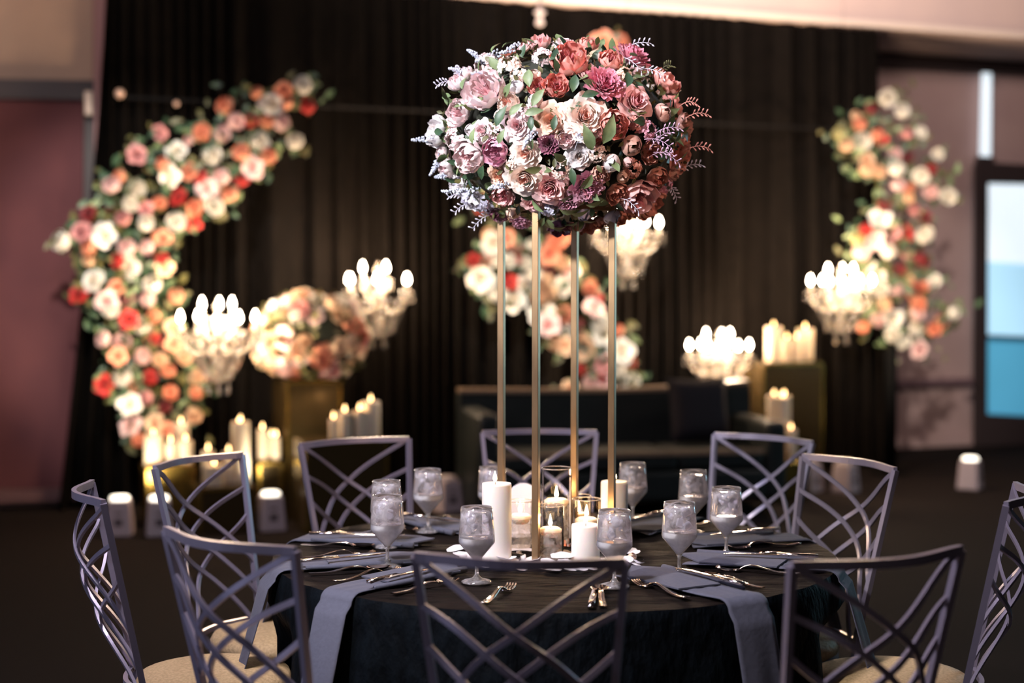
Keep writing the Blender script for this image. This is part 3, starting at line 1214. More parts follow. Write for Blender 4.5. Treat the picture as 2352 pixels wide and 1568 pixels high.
def vase(loc, r, h, water, label, ch=.026, light=.36):
    t = thing('glass_cylinder', loc, 0, label, 'vase', 'glass cylinders with floating candles')
    MB().lathe([(.001, .0), (r, 0), (r, h), (r - .0025, h), (r - .0025, .008), (.001, .008)], 36, cap=False).build('cylinder', G_clear, t, smooth=False)
    MB().tube([((r - .001) * math.cos(2 * PI * k / 36), (r - .001) * math.sin(2 * PI * k / 36), h) for k in range(37)], .0016, 6).build('rim', G_foot, t, smooth=True)
    MB().lathe([(r - .004, .010), (r - .004, water)], 32).build('water', G_vwater, t, smooth=False)
    # floating candle of its own
    c = thing('floating_candle', (loc[0], loc[1], loc[2]), 0, 'round white floating candle burning in the ' + label.split(',')[0].replace('clear ', ''), 'candle', 'floating candles in glass cylinders')
    MB().lathe([(.004, water - .018), (r * .55, water - .016), (r * .82, water), (r * .84, water + .006), (r * .6, water + .012), (.002, water + .010)], 24).build('wax', M_wax, c, smooth=True)
    MB().tube([(0, 0, water + .008), (0, 0, water + .018)], .0012, 6).build('wick', M_wick, c)
    MB().lathe([(.0006, 0), (.0035, .003), (.0062, .010), (.005, .018), (.0022, .029), (.0004, .037)], 10, (0, 0, water + .014)).build('flame', M_flame, c, smooth=True)
    flame_light(c, water + .034, light)
    return t


vase(tz(1278, 1252), .0470, .238, .132, 'tallest clear glass cylinder, in the middle of the candles')
vase(tz(1264, 1284), .0400, .158, .082, 'front clear glass cylinder, beside the gold front leg')
vase(tz(1347, 1266), .0430, .158, .090, 'right clear glass cylinder, behind the short pillar candle')
vase(tz(1329, 1240), .0400, .140, .075, 'rear clear glass cylinder, behind the right one')
vase(tz(1195, 1262), .0400, .148, .096, 'left clear glass cylinder, next to the tall pillar candle')
# arch topped white card seen from behind
ac = thing('table_card', tz(1202, 1232), R(8), 'white arch topped card standing behind the left glass cylinder', 'card')
pts = [(-.050, 0, 0), (.050, 0, 0), (.050, 0, .12)] + [(.050 * math.cos(a), 0, .12 + .050 * math.sin(a)) for a in [PI * k / 14 for k in range(1, 14)]] + [(-.050, 0, .12)]
n = len(pts)
MB().add(pts + [(x, .006, z) for x, y, z in pts], [tuple(range(n)), tuple(range(2 * n - 1, n - 1, -1))] + [(i, i + n, (i + 1) % n + n, (i + 1) % n) for i in range(n)]).build('card_panel', M_white, ac)
MB().box((0, .004, .006), (.07, .03, .012)).build('card_foot', M_white, ac)

# loose petals and small blossoms round the candles
prs = random.Random(11)
pm = []
for k in range(4):
    m = MB()
    vs, fs = [], []
    cur = .25 + .12 * k
    for j in range(6):
        for i in range(6):
            u, v = i / 2.5 - 1, j / 5
            w = math.sin(PI * (.10 + .75 * v)) ** .7
            x = u * .024 * w
            y = (v - .5) * .052
            vs.append((x, y, .003 + cur * (x * x * 28 + y * y * 12) + .002 * k))
    for j in range(5):
        for i in range(5):
            fs.append((j * 6 + i, j * 6 + i + 1, j * 6 + 7 + i, j * 6 + 6 + i))
    pm.append(m.add(vs, fs).mesh('loose_petal', M_petw))
spots = [(1048, 1272), (1062, 1282), (1075, 1290), (1090, 1296), (1108, 1305), (1126, 1302), (1150, 1306), (1162, 1296), (1172, 1290), (1180, 1300), (1196, 1306), (1206, 1298), (1240, 1306), (1258, 1300),
         (1270, 1312), (1284, 1304), (1292, 1292), (1300, 1310), (1318, 1306), (1334, 1312), (1352, 1308), (1370, 1310), (1386, 1304), (1400, 1300), (1420, 1302), (1436, 1296), (1450, 1300), (1462, 1290),
         (1455, 1278), (1446, 1270), (1440, 1285), (1388, 1286), (1180, 1280), (1218, 1290), (1300, 1280), (1466, 1300)]
for px, py in spots:
    q = tz(px, py)
    o = bpy.data.objects.new('loose_petal', pm[prs.randrange(4)])
    COL.objects.link(o)
    o.location = (q.x, q.y, TT + .001)
    o.rotation_euler = (prs.uniform(-.25, .25), prs.uniform(-.25, .25), prs.random() * 6.28)
    s_ = prs.uniform(.8, 1.25)
    o.scale = (s_, s_, s_)
    tag(o, 'loose white petal lying on the dark cloth around the candles', 'petal', 'white petals around the candles')
petal_mat('petal_ivory', (.80, .50, .34), (.84, .82, .84))
for px, py, sc_ in [(1165, 1284, .020), (1205, 1286, .018), (1284, 1284, .021), (1452, 1284, .021), (1190, 1276, .015), (1066, 1284, .018), (1298, 1296, .018), (1386, 1296, .018)]:
    q = tz(px, py)
    o = bpy.data.objects.new('fallen_blossom', BUDS[prs.randrange(3)])
    COL.objects.link(o)
    o.location = (q.x, q.y, TT + .004)
    o.rotation_euler = (prs.uniform(-.9, -.3), prs.uniform(-.4, .4), prs.random() * 6)
    o.scale = (sc_,) * 3
    o.material_slots[0].link = 'OBJECT'
    o.material_slots[0].material = MATS['petal_ivory'] if px != 1452 else petal_mat('petal_shell', (.8, .4, .22), (.85, .56, .40))
    tag(o, 'small white fallen blossom lying among the petals by the candles', 'blossom', 'fallen blossoms around the candles')
bpy.data.objects['fallen_blossom.003']['label'] = 'small peach tipped fallen blossom at the right end of the petals'

# ------------------------------------------------------------------ the gold stand and the big flower ball
SC = Vector((TC.x + .006, TC.y, 0))
th = R(21.5)
half = .175
stand = thing('gold_stand', (SC.x, SC.y, TT), 0, 'tall stand of four square gold posts carrying the flower ball', 'flower stand')
STOP = 1.80 - TT
dirs = [(-math.sin(th), -math.cos(th)), (math.cos(th), -math.sin(th)), (math.sin(th), math.cos(th)), (-math.cos(th), math.sin(th))]
dirs = [Vector((-.062, -.163, 0)), Vector((.163, -.062, 0)), Vector((.062, .163, 0)), Vector((-.163, .062, 0))]
mr = Matrix.Rotation(R(-20.8) , 4, 'Z')
for d in dirs:
    o = MB().box((0, 0, STOP / 2), (.0195, .0195, STOP), mr).build('post', M_gold, stand, loc=(d.x, d.y, 0))
    bevel(o, .0012, 1)
for i in range(4):
    a, b = dirs[i], dirs[(i + 1) % 4]
    mdir = (b - a).normalized()
    a2, b2 = a + mdir * .0099, b - mdir * .0099
    MB().tube([a2 + Vector((0, 0, STOP - .012)), b2 + Vector((0, 0, STOP - .012))], .019, 4, w=.019, up=(0, 0, 1)).build('top_rail', M_gold, stand)

BC = P(1289, 312, TC.y)
BRX, BRZ = .385, .285
ball = thing('flower_ball', (BC.x, BC.y, BC.z), 0, 'large round arrangement of pink and cream roses and peonies on the gold stand', 'flower arrangement')
MB().ball((0, 0, 0), 1, 24, 16, (BRX * .84, BRX * .84, BRZ * .80)).build('moss_core', M_core, ball, smooth=True)


def on_ball(px, py, k=.92, c=BC, rx=BRX, rz=BRZ):
    """front hit of the view ray with the ball; beyond the outline, the nearest rim point"""
    o = Vector((0, 0, CAMZ)) - c
    r = ray(px, py)
    sx = Vector((1 / (rx * k), 1 / (rx * k), 1 / (rz * k)))
    oo, rr = o * sx, r * sx
    A, B, C = rr.dot(rr), 2 * oo.dot(rr), oo.dot(oo) - 1
    D = B * B - 4 * A * C
    if D > 0:
        q = oo + rr * ((-B - math.sqrt(D)) / (2 * A))
    else:
        q = (oo + rr * (-B / (2 * A))).normalized()
    n = Vector((q.x / rx, q.y / rx, q.z / rz)).normalized()
    return Vector((q.x / sx.x, q.y / sx.y, q.z / sx.z)), n


FB = [
    ('H', 'peach', 1430, 175, 40), ('H', 'coral', 1460, 285, 40), ('B', 'rosy', 1440, 370, 36), ('H', 'pale', 1140, 300, 40), ('B', 'white', 1085, 300, 36), ('H', 'cream', 1180, 370, 40), ('H', 'lilac', 1050, 420, 44),
    ('P', 'terra', 1395, 545, 44), ('F', 'mauve', 1300, 545, 40), ('B', 'pale', 1225, 520, 36), ('H', 'cream', 1335, 130, 40),
    ('P', 'cream', 1170, 240, 50), ('H', 'pale', 1207, 262, 44), ('B', 'cream', 1152, 268, 40), ('P', 'coral', 1238, 206, 44), ('H', 'cream', 1368, 350, 44), ('H', 'cream', 1195, 175, 44), ('P', 'rosy', 1350, 175, 40),
    ('P', 'terra', 1412, 436, 50), ('B', 'peach', 1428, 402, 40), ('P', 'dusty', 1375, 395, 44), ('P', 'coral', 1365, 312, 44), ('H', 'terra', 1450, 385, 46),
    ('R', 'cream', 1340, 272, 84), ('P', 'coral', 1308, 150, 84), ('F', 'magenta', 1382, 202, 82), ('R', 'rosy', 1453, 238, 72), ('F', 'magenta', 1456, 132, 86),
    ('P', 'coral', 1522, 200, 70), ('B', 'dusty', 1514, 262, 58), ('R', 'terra', 1562, 358, 84), ('P', 'coral', 1402, 286, 66), ('B', 'dusty', 1445, 332, 62),
    ('R', 'white', 1330, 358, 50), ('B', 'white', 1401, 370, 52), ('R', 'peach', 1268, 278, 66), ('B', 'white', 1188, 205, 46), ('P', 'pale', 1125, 218, 92),
    ('P', 'pale', 1050, 182, 66), ('P', 'white', 998, 304, 72), ('P', 'pale', 1064, 262, 62), ('P', 'pale', 1086, 354, 76), ('P', 'mauve', 1145, 346, 60),
    ('P', 'pale', 1020, 382, 56), ('R', 'pale', 1190, 290, 60), ('R', 'cream', 1207, 402, 76), ('R', 'rosy', 1263, 425, 72), ('F', 'mauve', 1345, 420, 74),
    ('P', 'rosy', 1455, 438, 84), ('P', 'terra', 1530, 490, 80), ('B', 'peach', 1180, 482, 44), ('B', 'lilac', 1400, 490, 52), ('B', 'lilac', 1340, 486, 46),
    ('F', 'mauve', 1305, 452, 58), ('H', 'white', 1030, 436, 62), ('P', 'white', 1092, 452, 58), ('H', 'lilac', 1016, 490, 60), ('F', 'plum', 1130, 500, 56),
    ('H', 'lilac', 1064, 508, 54), ('P', 'rosy', 1238, 98, 52), ('R', 'pale', 1298, 98, 50), ('H', 'pale', 1246, 136, 48), ('H', 'cream', 1170, 158, 56),
    ('H', 'pale', 1118, 152, 60), ('P', 'coral', 1276, 204, 54), ('B', 'rosy', 1206, 118, 40), ('P', 'dusty', 1563, 290, 56), ('P', 'terra', 1592, 318, 46),
    ('P', 'terra', 1500, 402, 56), ('R', 'pale', 1112, 300, 46), ('H', 'pale', 1054, 318, 60), ('F', 'mauve', 1198, 500, 52), ('P', 'plum', 1285, 512, 54),
    ('P', 'terra', 1440, 520, 56), ('P', 'terra', 1350, 522, 52), ('R', 'cream', 1210, 350, 56), ('H', 'mauve', 1480, 300, 50), ('F', 'plum', 1262, 330, 46),
    ('P', 'rosy', 1160, 440, 52), ('R', 'rosy', 1224, 460, 46), ('H', 'lilac', 1262, 474, 44), ('P', 'coral', 1400, 150, 56), ('B', 'cream', 1228, 180, 44),
    ('P', 'dusty', 1590, 400, 54), ('H', 'mauve', 1560, 440, 56), ('P', 'terra', 1488, 350, 50), ('R', 'peach', 1150, 400, 50), ('P', 'coral', 1350, 110, 48),
    ('H', 'cream', 1290, 390, 44), ('P', 'pale', 1300, 318, 44), ('B', 'pale', 1232, 235, 44), ('P', 'terra', 1480, 490, 54), ('P', 'pale', 1000, 355, 46),
]
fr = random.Random(3)
for kd, cn, px, py, dm in FB:
    pos, n = on_ball(px, py, .90)
    rad = dm * .5 * (BC.y - .25) / F * 1.28
    n = (n + Vector((0, -.35, .05)) + Vector((fr.uniform(-.15, .15), 0, fr.uniform(-.15, .15)))).normalized()
    bloom(kd, 'petal_' + cn, ball, pos, n, rad, fr)
# the far side
cols = ['pale', 'cream', 'coral', 'rosy', 'white', 'terra', 'mauve', 'dusty']
cnt = 0
while cnt < 28:
    d = ellipsoid_dir(fr)
    if d.y < .12:
        continue
    pos = Vector((d.x * BRX, d.y * BRX, d.z * BRZ)) * .90
    bloom(fr.choice('RPPF'), 'petal_' + fr.choice(cols), ball, pos, (d + Vector((0, 0, .1))).normalized(), fr.uniform(.040, .055), fr)
    cnt += 1
# leaves
for nm, m, num, seed, lrange in (('sage_leaves', M_leafA, 190, 1, (.035, .055)), ('dark_leaves', M_leafB, 200, 2, (.035, .055)), ('olive_leaves', M_leafC, 1100, 3, (.016, .032))):
    lr = random.Random(seed)
    mb = MB()
    for k in range(num):
        d = ellipsoid_dir(lr)
        pos = Vector((d.x * BRX, d.y * BRX, d.z * BRZ)) * lr.uniform(.80, .96)
        tdir = (d * lr.uniform(.35, 1.1) + ellipsoid_dir(lr) * .9).normalized()
        L = lr.uniform(*lrange)
        leaf_into(mb, pos, tdir, d, L, L * lr.uniform(.42, .6), .3, lr.uniform(0, .4))
    tag(mb.build(nm, m, ball, smooth=True), 'leaves tucked between the blooms', kind='stuff')
# larger leaves seen between the blooms
for px, py, ang, L, mm in [(1216, 200, 100, .075, M_leafA), (1222, 245, 60, .07, M_leafA), (1385, 330, 70, .095, M_leafA), (1360, 345, 110, .085, M_leafA), (1315, 212, 80, .07, M_leafB), (1336, 222, 20, .06, M_leafB),
                           (1140, 290, 60, .07, M_leafB), (1170, 265, 40, .055, M_leafA), (1120, 110, 100, .05, M_leafA), (1150, 105, 80, .05, M_leafA), (1062, 205, 110, .055, M_leafA), (1250, 500, 250, .07, M_leafA),
                           (1285, 480, 330, .07, M_leafA), (1310, 490, 10, .065, M_leafA), (1440, 200, 70, .07, M_leafB), (1565, 300, -20, .06, M_leafC), (1270, 300, 80, .05, M_leafB), (1360, 400, 250, .07, M_leafA),
                           (1205, 262, 10, .06, M_leafA), (1345, 470, 10, .06, M_leafA), (1145, 330, 60, .05, M_leafA), (1245, 385, 200, .06, M_leafC), (1110, 380, 240, .06, M_leafB), (1300, 560 - 40, 200, .06, M_leafC),
                           (1550, 325, 40, .055, M_leafB), (1085, 330, 70, .05, M_leafA), (1260, 140, 40, .05, M_leafB), (1220, 300, 90, .05, M_leafB)]:
    pos, n = on_ball(px, py, 1.0)
    a = R(ang)
    mb = MB()
    d = Vector((math.cos(a), 0, math.sin(a)))
    d = (d - n * d.dot(n) + n * .25).normalized()
    leaf_into(mb, pos, d, n, L * .82, L * .40, .45, .45)
    mb.build('leaf', mm, ball, smooth=True)


def sprig(parent, px, py, ang, L, m, c=BC, name='sprig'):
    pos, n = on_ball(px, py, .97)
    a = R(ang)
    d = Vector((math.cos(a), -.25, math.sin(a))).normalized()
    mb = MB()
    pts = [pos + d * L * t + Vector((0, 0, .012 * math.sin(t * 3))) for t in (0, .25, .5, .75, 1)]
    mb.tube(pts, [.0014, .0012, .001, .0009, .0007], 5)
    sd = Vector((-d.z, 0, d.x))
    for k in range(9):
        t = .3 + .7 * k / 8
        q = pos + d * L * t + Vector((0, 0, .012 * math.sin(t * 3)))
        e = (sd * (1 if k % 2 else -1) + d * .8).normalized()
        mb.tube([q, q + e * .008], .0008, 4)
        mb.ball(q + e * .011, .0048, 6, 4, (.5, .5, 1.0), e.to_track_quat('Z', 'Y').to_matrix().to_4x4())
    return mb.build(name, m, parent, smooth=True)


for px, py, an, L, m in [(1030, 190, 185, .05, M_sprW), (1015, 500, 175, .06, M_sprW), (1030, 515, 205, .065, M_sprW), (1105, 525, 215, .075, M_sprW), (1440, 100, 12, .085, M_sprW), (1420, 130, -35, .08, M_sprW),
                         (1570, 275, 10, .07, M_sprC), (1575, 345, 0, .07, M_sprC), (1560, 400, 18, .075, M_sprW), (1575, 445, -60, .05, M_sprW), (1500, 310, 12, .075, M_sprP), (1490, 345, 40, .075, M_sprP),
                         (1480, 320, -20, .08, M_sprP), (1500, 350, -25, .08, M_sprP), (1420, 455, -35, .07, M_sprW), (1485, 365, 10, .07, M_sprP), (1470, 160, -20, .07, M_sprW), (1060, 385, 40, .045, M_sprP),
                         (1120, 480, 80, .07, M_sprP), (1320, 345, 60, .04, M_sprW), (1560, 245, 5, .05, M_sprC), (1380, 530, -50, .05, M_leafC), (1560, 140, 30, .04, M_leafC), (1060, 190, 120, .04, M_sprW)]:
    sprig(ball, px, py, an, L, m)


def spike(parent, px, py, ang, L, m):
    pos, n = on_ball(px, py, .96)
    a = R(ang)
    d = Vector((math.cos(a), -.2, math.sin(a))).normalized()
    mb = MB()
    sr = random.Random(px)
    for k in range(60):
        t = k / 60
        q = pos + d * L * t + ellipsoid_dir(sr) * .012 * (1.1 - t)
        mb.ball(q, .0036, 5, 3)
    return mb.build('flower_spike', m, parent, smooth=True)


M_spk = mat('powder_blue_floret', (.50, .54, .64), .7)
for px, py, an, L in [(985, 318, 185, .075), (988, 368, 240, .06), (1000, 412, 190, .04), (1140, 120, 200, .07), (1190, 108, 200, .06), (1110, 135, 150, .06), (1075, 165, 170, .06), (1225, 300, 240, .06), (1085, 440, 180, .09),
                      (1160, 420, 200, .05), (1130, 170, 180, .06), (1030, 455, 10, .06)]:
    spike(ball, px, py, an, L, M_spk)


# ------------------------------------------------------------------ flower crescents behind
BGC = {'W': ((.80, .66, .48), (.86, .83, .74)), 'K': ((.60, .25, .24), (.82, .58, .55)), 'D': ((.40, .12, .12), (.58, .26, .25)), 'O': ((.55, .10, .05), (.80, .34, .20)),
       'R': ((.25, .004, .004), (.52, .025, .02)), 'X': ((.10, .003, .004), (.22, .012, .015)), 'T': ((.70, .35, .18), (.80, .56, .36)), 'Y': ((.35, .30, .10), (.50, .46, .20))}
for k, (a, b) in BGC.items():
    petal_mat('crescent_petal_' + k, a, b)


def crescent(name, label, offw, flowers, path, floor_pts, seed, leafm, path_r):
    """flowers: (px, py, diam px, colour); path: (px, py) frame line"""
    rn = random.Random(seed)
    c0 = Pw(path[len(path) // 2][0], path[len(path) // 2][1], offw)
    root = thing(name, (c0.x, c0.y, 0), 0, label, 'flower arrangement', 'flower crescents before the drape')
    org = Vector((c0.x, c0.y, 0))
    fp = [Pw(x, y, offw - .05) - org for x, y in path]
    fr_ = MB()
    fr_.tube(catmull(fp, 6), .016, 8)
    fr_.build('frame', M_wire, root, smooth=True)
    for (x, y) in floor_pts:
        q = Pw(x, y, offw - .05) - org
        MB().tube([q, (q.x, q.y, .02)], .02, 8).build('stand_leg', M_wire, root)
        MB().lathe([(.16, 0), (.16, .012), (.03, .02)], 20, (q.x, q.y, 0)).build('foot_plate', M_wire, root)
    for px, py, dm, c in flowers:
        q = Pw(px, py, offw + rn.uniform(-.02, .08))
        rad = dm * .5 * q.y / F * (1.3 if seed == 2 else 1.10)
        n = Vector((rn.uniform(-.5, .5), -1, rn.uniform(-.3, .6))).normalized()
        bloom(rn.choice('rpp'), 'crescent_petal_' + c, root, q - org - n * rad * .35, n, rad, rn)
    # greenery along the band
    for mi, (m, num) in enumerate(leafm):
        mb = MB()
        for k in range(num):
            px, py, dm, c = flowers[rn.randrange(len(flowers))]
            q = Pw(px + rn.gauss(0, 20), py + rn.gauss(0, 20), offw - rn.uniform(-.02, .12)) - org
            d = Vector((rn.uniform(-1, 1), rn.uniform(-.8, .2), rn.uniform(-1, 1))).normalized()
            L = rn.uniform(.05, .11)
            leaf_into(mb, q, d, Vector((0, -1, 0)), L, L * .5, .2, .2)
        tag(mb.build('foliage', m, root, smooth=True), 'green leaves among the blooms', kind='stuff')
    return root


def cv(l, ox, oy, s):
    return [(ox + x / s, oy + y / s, d / s, c) for x, y, d, c in l]


L1 = cv([(1925, 240, 150, 'W'), (1705, 360, 150, 'W'), (1790, 260, 110, 'O'), (1600, 290, 100, 'O'), (1815, 370, 110, 'O'), (1965, 390, 120, 'R'), (1365, 385, 145, 'O'), (1445, 495, 135, 'K'), (1550, 490, 130, 'R'),
         (1665, 500, 110, 'O'), (1775, 510, 130, 'K'), (1875, 640, 130, 'W'), (1200, 575, 145, 'O'), (1345, 590, 135, 'K'), (1620, 645, 145, 'W'), (890, 580, 105, 'D'), (1105, 635, 75, 'K'), (1015, 700, 130, 'W'),
         (735, 725, 125, 'D'), (1275, 740, 155, 'W'), (1490, 720, 135, 'O'), (1680, 750, 130, 'O'), (1565, 830, 140, 'K'), (920, 800, 110, 'O'), (1100, 850, 125, 'O'), (960, 890, 140, 'W'), (1190, 890, 130, 'R'),
         (1345, 895, 140, 'K'), (1485, 915, 130, 'R'), (610, 890, 110, 'O'), (555, 955, 140, 'K'), (740, 985, 125, 'W'), (1240, 980, 130, 'K'), (1400, 1025, 130, 'O'), (1025, 1030, 115, 'R'), (1155, 1115, 130, 'O'),
         (1295, 1110, 145, 'W'), (690, 1090, 125, 'W'), (790, 1125, 100, 'D'), (900, 1080, 110, 'O'), (545, 1110, 80, 'X'), (380, 1150, 100, 'X'), (635, 1195, 130, 'D'), (1020, 1220, 155, 'W'), (1135, 1225, 115, 'R'),
         (800, 1235, 130, 'W'), (325, 1290, 130, 'D'), (505, 1310, 160, 'W'), (190, 1360, 165, 'W'), (920, 1330, 115, 'O'), (390, 1405, 130, 'O'), (660, 1410, 140, 'K'), (810, 1400, 115, 'K'), (910, 1480, 100, 'R'),
         (600, 1500, 120, 'R'), (390, 1500, 100, 'T')], 80, 120, 3.135)
L1 += cv([(665, 105, 145, 'W'), (410, 195, 150, 'W'), (310, 285, 130, 'R'), (585, 240, 105, 'O'), (935, 110, 110, 'T'), (850, 230, 155, 'W'), (675, 330, 120, 'D'), (815, 335, 120, 'K'), (1020, 320, 130, 'O'), (510, 355, 140, 'K'),
          (545, 415, 130, 'W'), (675, 475, 120, 'R'), (770, 530, 150, 'W'), (860, 460, 110, 'O'), (990, 540, 120, 'T'), (490, 625, 130, 'K'), (630, 640, 140, 'K'), (850, 620, 135, 'R'), (600, 740, 110, 'O'), (775, 745, 130, 'K'),
          (1000, 650, 110, 'O'), (900, 770, 120, 'T'), (1075, 745, 130, 'T'), (960, 850, 110, 'O'), (625, 900, 160, 'W'), (495, 950, 125, 'R'), (710, 955, 120, 'O'), (830, 890, 120, 'R'), (1170, 890, 130, 'T'), (980, 1005, 125, 'O'),
          (1165, 1005, 100, 'O'), (805, 1045, 120, 'D'), (680, 1080, 140, 'W'), (940, 1110, 110, 'X'), (1140, 1170, 130, 'T'), (680, 1235, 145, 'K'), (850, 1240, 140, 'T'), (950, 1275, 100, 'O'), (755, 1350, 110, 'O')], 80, 580, 3.135)
crescent('flower_crescent', 'large crescent of red, coral and white roses before the drape at left', .50, L1,
         [(700, 190), (560, 290), (430, 390), (310, 490), (270, 600), (290, 740), (340, 880), (380, 1010)], [(380, 1010)], 1,
         [(M_leafB, 420), (M_leafC, 360), (M_leafA, 120)], 70)
L2 = cv([(530, 280, 140, 'W'), (490, 210, 110, 'T'), (370, 400, 110, 'R'), (460, 400, 100, 'O'), (550, 400, 120, 'W'), (430, 545, 150, 'W'), (700, 300, 100, 'D'), (830, 280, 90, 'W'), (640, 400, 110, 'W'), (700, 400, 80, 'R'),
         (770, 420, 100, 'W'), (960, 360, 120, 'O'), (1000, 260, 130, 'O'), (1050, 420, 110, 'T'), (950, 480, 100, 'X'), (1130, 470, 110, 'K'), (560, 670, 130, 'W'), (680, 700, 150, 'W'), (650, 570, 90, 'R'), (760, 600, 120, 'W'),
         (920, 560, 120, 'T'), (1085, 600, 120, 'W'), (1280, 610, 110, 'O'), (880, 680, 130, 'T'), (970, 660, 110, 'T'), (900, 800, 150, 'W'), (1080, 820, 130, 'O'), (950, 900, 140, 'K'), (1100, 950, 130, 'W'), (1320, 760, 120, 'K'),
         (1010, 1050, 120, 'T'), (1080, 1060, 110, 'T'), (1250, 1110, 130, 'T'), (1360, 880, 140, 'W'), (1380, 980, 120, 'W'), (1500, 950, 90, 'O'), (1530, 1110, 150, 'W'), (1590, 1200, 100, 'R'), (1500, 1270, 110, 'W'),
         (1590, 1360, 150, 'W'), (1370, 1200, 110, 'D'), (1280, 1360, 120, 'K'), (1380, 1360, 120, 'K'), (1130, 1400, 110, 'T'), (1200, 1250, 90, 'R'), (1380, 1300, 90, 'R'), (620, 230, 110, 'O'), (1060, 210, 100, 'O'),
         (1340, 700, 90, 'R'), (840, 520, 110, 'W'), (1180, 900, 90, 'X'), (1210, 1000, 100, 'T')], 980, 480, 3.409)
L2 += [(1385, 100, 42, 'O'), (1420, 100, 42, 'O'), (1352, 125, 42, 'W'), (1330, 165, 44, 'K'), (1290, 150, 40, 'T'), (1280, 220, 44, 'R'), (1240, 200, 42, 'W'), (1230, 270, 44, 'O'), (1190, 300, 42, 'K'),
       (1160, 350, 42, 'W'), (1200, 360, 42, 'O'), (1130, 410, 42, 'T'), (1180, 420, 42, 'W'), (1110, 470, 42, 'R'), (1160, 480, 42, 'K'), (1210, 450, 42, 'O')]
crescent('flower_crescent', 'middle crescent of white, coral and red roses behind the gold stand', .50, L2,
         [(1420, 110), (1290, 200), (1180, 340), (1140, 500), (1200, 640), (1290, 750), (1370, 850), (1400, 900)], [(1395, 895)], 2,
         [(M_leafB, 200), (M_leafC, 220), (M_leafA, 120)], 60)
L3 = cv([(620, 590, 115, 'W'), (715, 670, 105, 'W'), (525, 655, 80, 'X'), (435, 700, 70, 'T'), (455, 745, 90, 'O'), (820, 795, 85, 'W'), (740, 800, 90, 'D'), (475, 850, 115, 'W'), (560, 810, 80, 'O'), (590, 840, 70, 'R'),
         (335, 800, 90, 'Y'), (380, 870, 90, 'T'), (505, 945, 90, 'T'), (670, 930, 95, 'K'), (745, 945, 80, 'X'), (680, 1010, 115, 'W'), (925, 925, 80, 'W'), (885, 1020, 80, 'R'), (820, 1060, 110, 'W'), (500, 1010, 110, 'T'),
         (570, 1030, 90, 'T'), (685, 1110, 100, 'K'), (755, 1135, 80, 'O'), (750, 1190, 70, 'T'), (885, 1150, 95, 'K'), (990, 1175, 110, 'W'), (785, 1260, 80, 'D'), (580, 1300, 110, 'W'), (600, 1230, 90, 'X'),
         (860, 1300, 80, 'X'), (655, 1390, 90, 'D'), (735, 1390, 95, 'R'), (845, 1410, 120, 'W'), (490, 1380, 90, 'R'), (535, 1435, 110, 'K'), (440, 1440, 80, 'Y'), (460, 1515, 110, 'K'), (625, 1510, 110, 'W'),
         (690, 1480, 80, 'O'), (740, 1530, 80, 'D'), (810, 1540, 80, 'X')], 1800, 0, 2.614)
L3 += cv([(1390, 190, 120, 'W'), (1530, 200, 100, 'X'), (1680, 110, 100, 'X'), (1590, 240, 80, 'T'), (1770, 255, 85, 'W'), (1640, 290, 90, 'R'), (1690, 280, 80, 'O'), (1500, 300, 110, 'K'), (1600, 330, 90, 'O'),
          (1340, 280, 120, 'W'), (1400, 300, 110, 'W'), (1650, 400, 110, 'O'), (1455, 430, 70, 'R'), (1300, 230, 90, 'T'), (1220, 400, 110, 'K'), (1280, 560, 90, 'O'), (1380, 510, 100, 'K'), (1490, 500, 140, 'W'),
          (1640, 470, 110, 'K'), (1640, 560, 130, 'W'), (1890, 460, 100, 'W'), (1800, 520, 110, 'O'), (1760, 570, 110, 'O'), (1540, 650, 130, 'W'), (1480, 610, 110, 'W'), (1670, 710, 110, 'K'), (1430, 400, 100, 'T')], 1540, 560, 2.904)
crescent('flower_crescent', 'right crescent of white, pink and red roses on a black post', .45, L3,
         [(1950, 270), (2020, 350), (2100, 430), (2070, 520), (2040, 600), (2060, 700), (2090, 780)], [(2046, 640)], 3,
         [(M_leafC, 240), (M_leafB, 220), (M_leafA, 160)], 50)
# black wrapped post of the right crescent: wide sleeve
q = Pw(2046, 900, .4)
rc = [o for o in bpy.data.objects if o.name.startswith('flower_crescent') and 'right crescent' in o.get('label', '')][0]
MB().tube([(q.x - rc.location.x, q.y - rc.location.y, .02), (q.x - rc.location.x, q.y - rc.location.y, 1.4)], .055, 12).build('black_sleeve', M_wire, rc, smooth=True)

# second flower ball on its plinth
B2 = Pw(715, 776, .86)
b2 = thing('flower_ball', B2, 0, 'blurred pink and cream flower ball on the dark plinth behind at left', 'flower arrangement')
MB().ball((0, 0, 0), 1, 20, 12, (.33, .33, .24)).build('moss_core', M_core, b2, smooth=True)
br = random.Random(9)
cnt = 0
bcols = ['T', 'W', 'K', 'T', 'W', 'O', 'T', 'W', 'K', 'D', 'T']
while cnt < 90:
    d = ellipsoid_dir(br)
    if d.y > .45 and br.random() < .7:
        continue
    cc = br.choice(bcols)
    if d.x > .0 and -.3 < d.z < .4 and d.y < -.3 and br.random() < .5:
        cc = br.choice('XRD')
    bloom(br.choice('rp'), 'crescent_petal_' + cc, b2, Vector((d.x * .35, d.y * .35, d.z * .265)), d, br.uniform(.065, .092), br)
    cnt += 1
mb = MB()
for k in range(260):
    d = ellipsoid_dir(br)
    leaf_into(mb, Vector((d.x * .36, d.y * .36, d.z * .28)), (d + ellipsoid_dir(br) * .8).normalized(), d, .08, .04)
tag(mb.build('foliage', M_leafC, b2, smooth=True), kind='stuff')


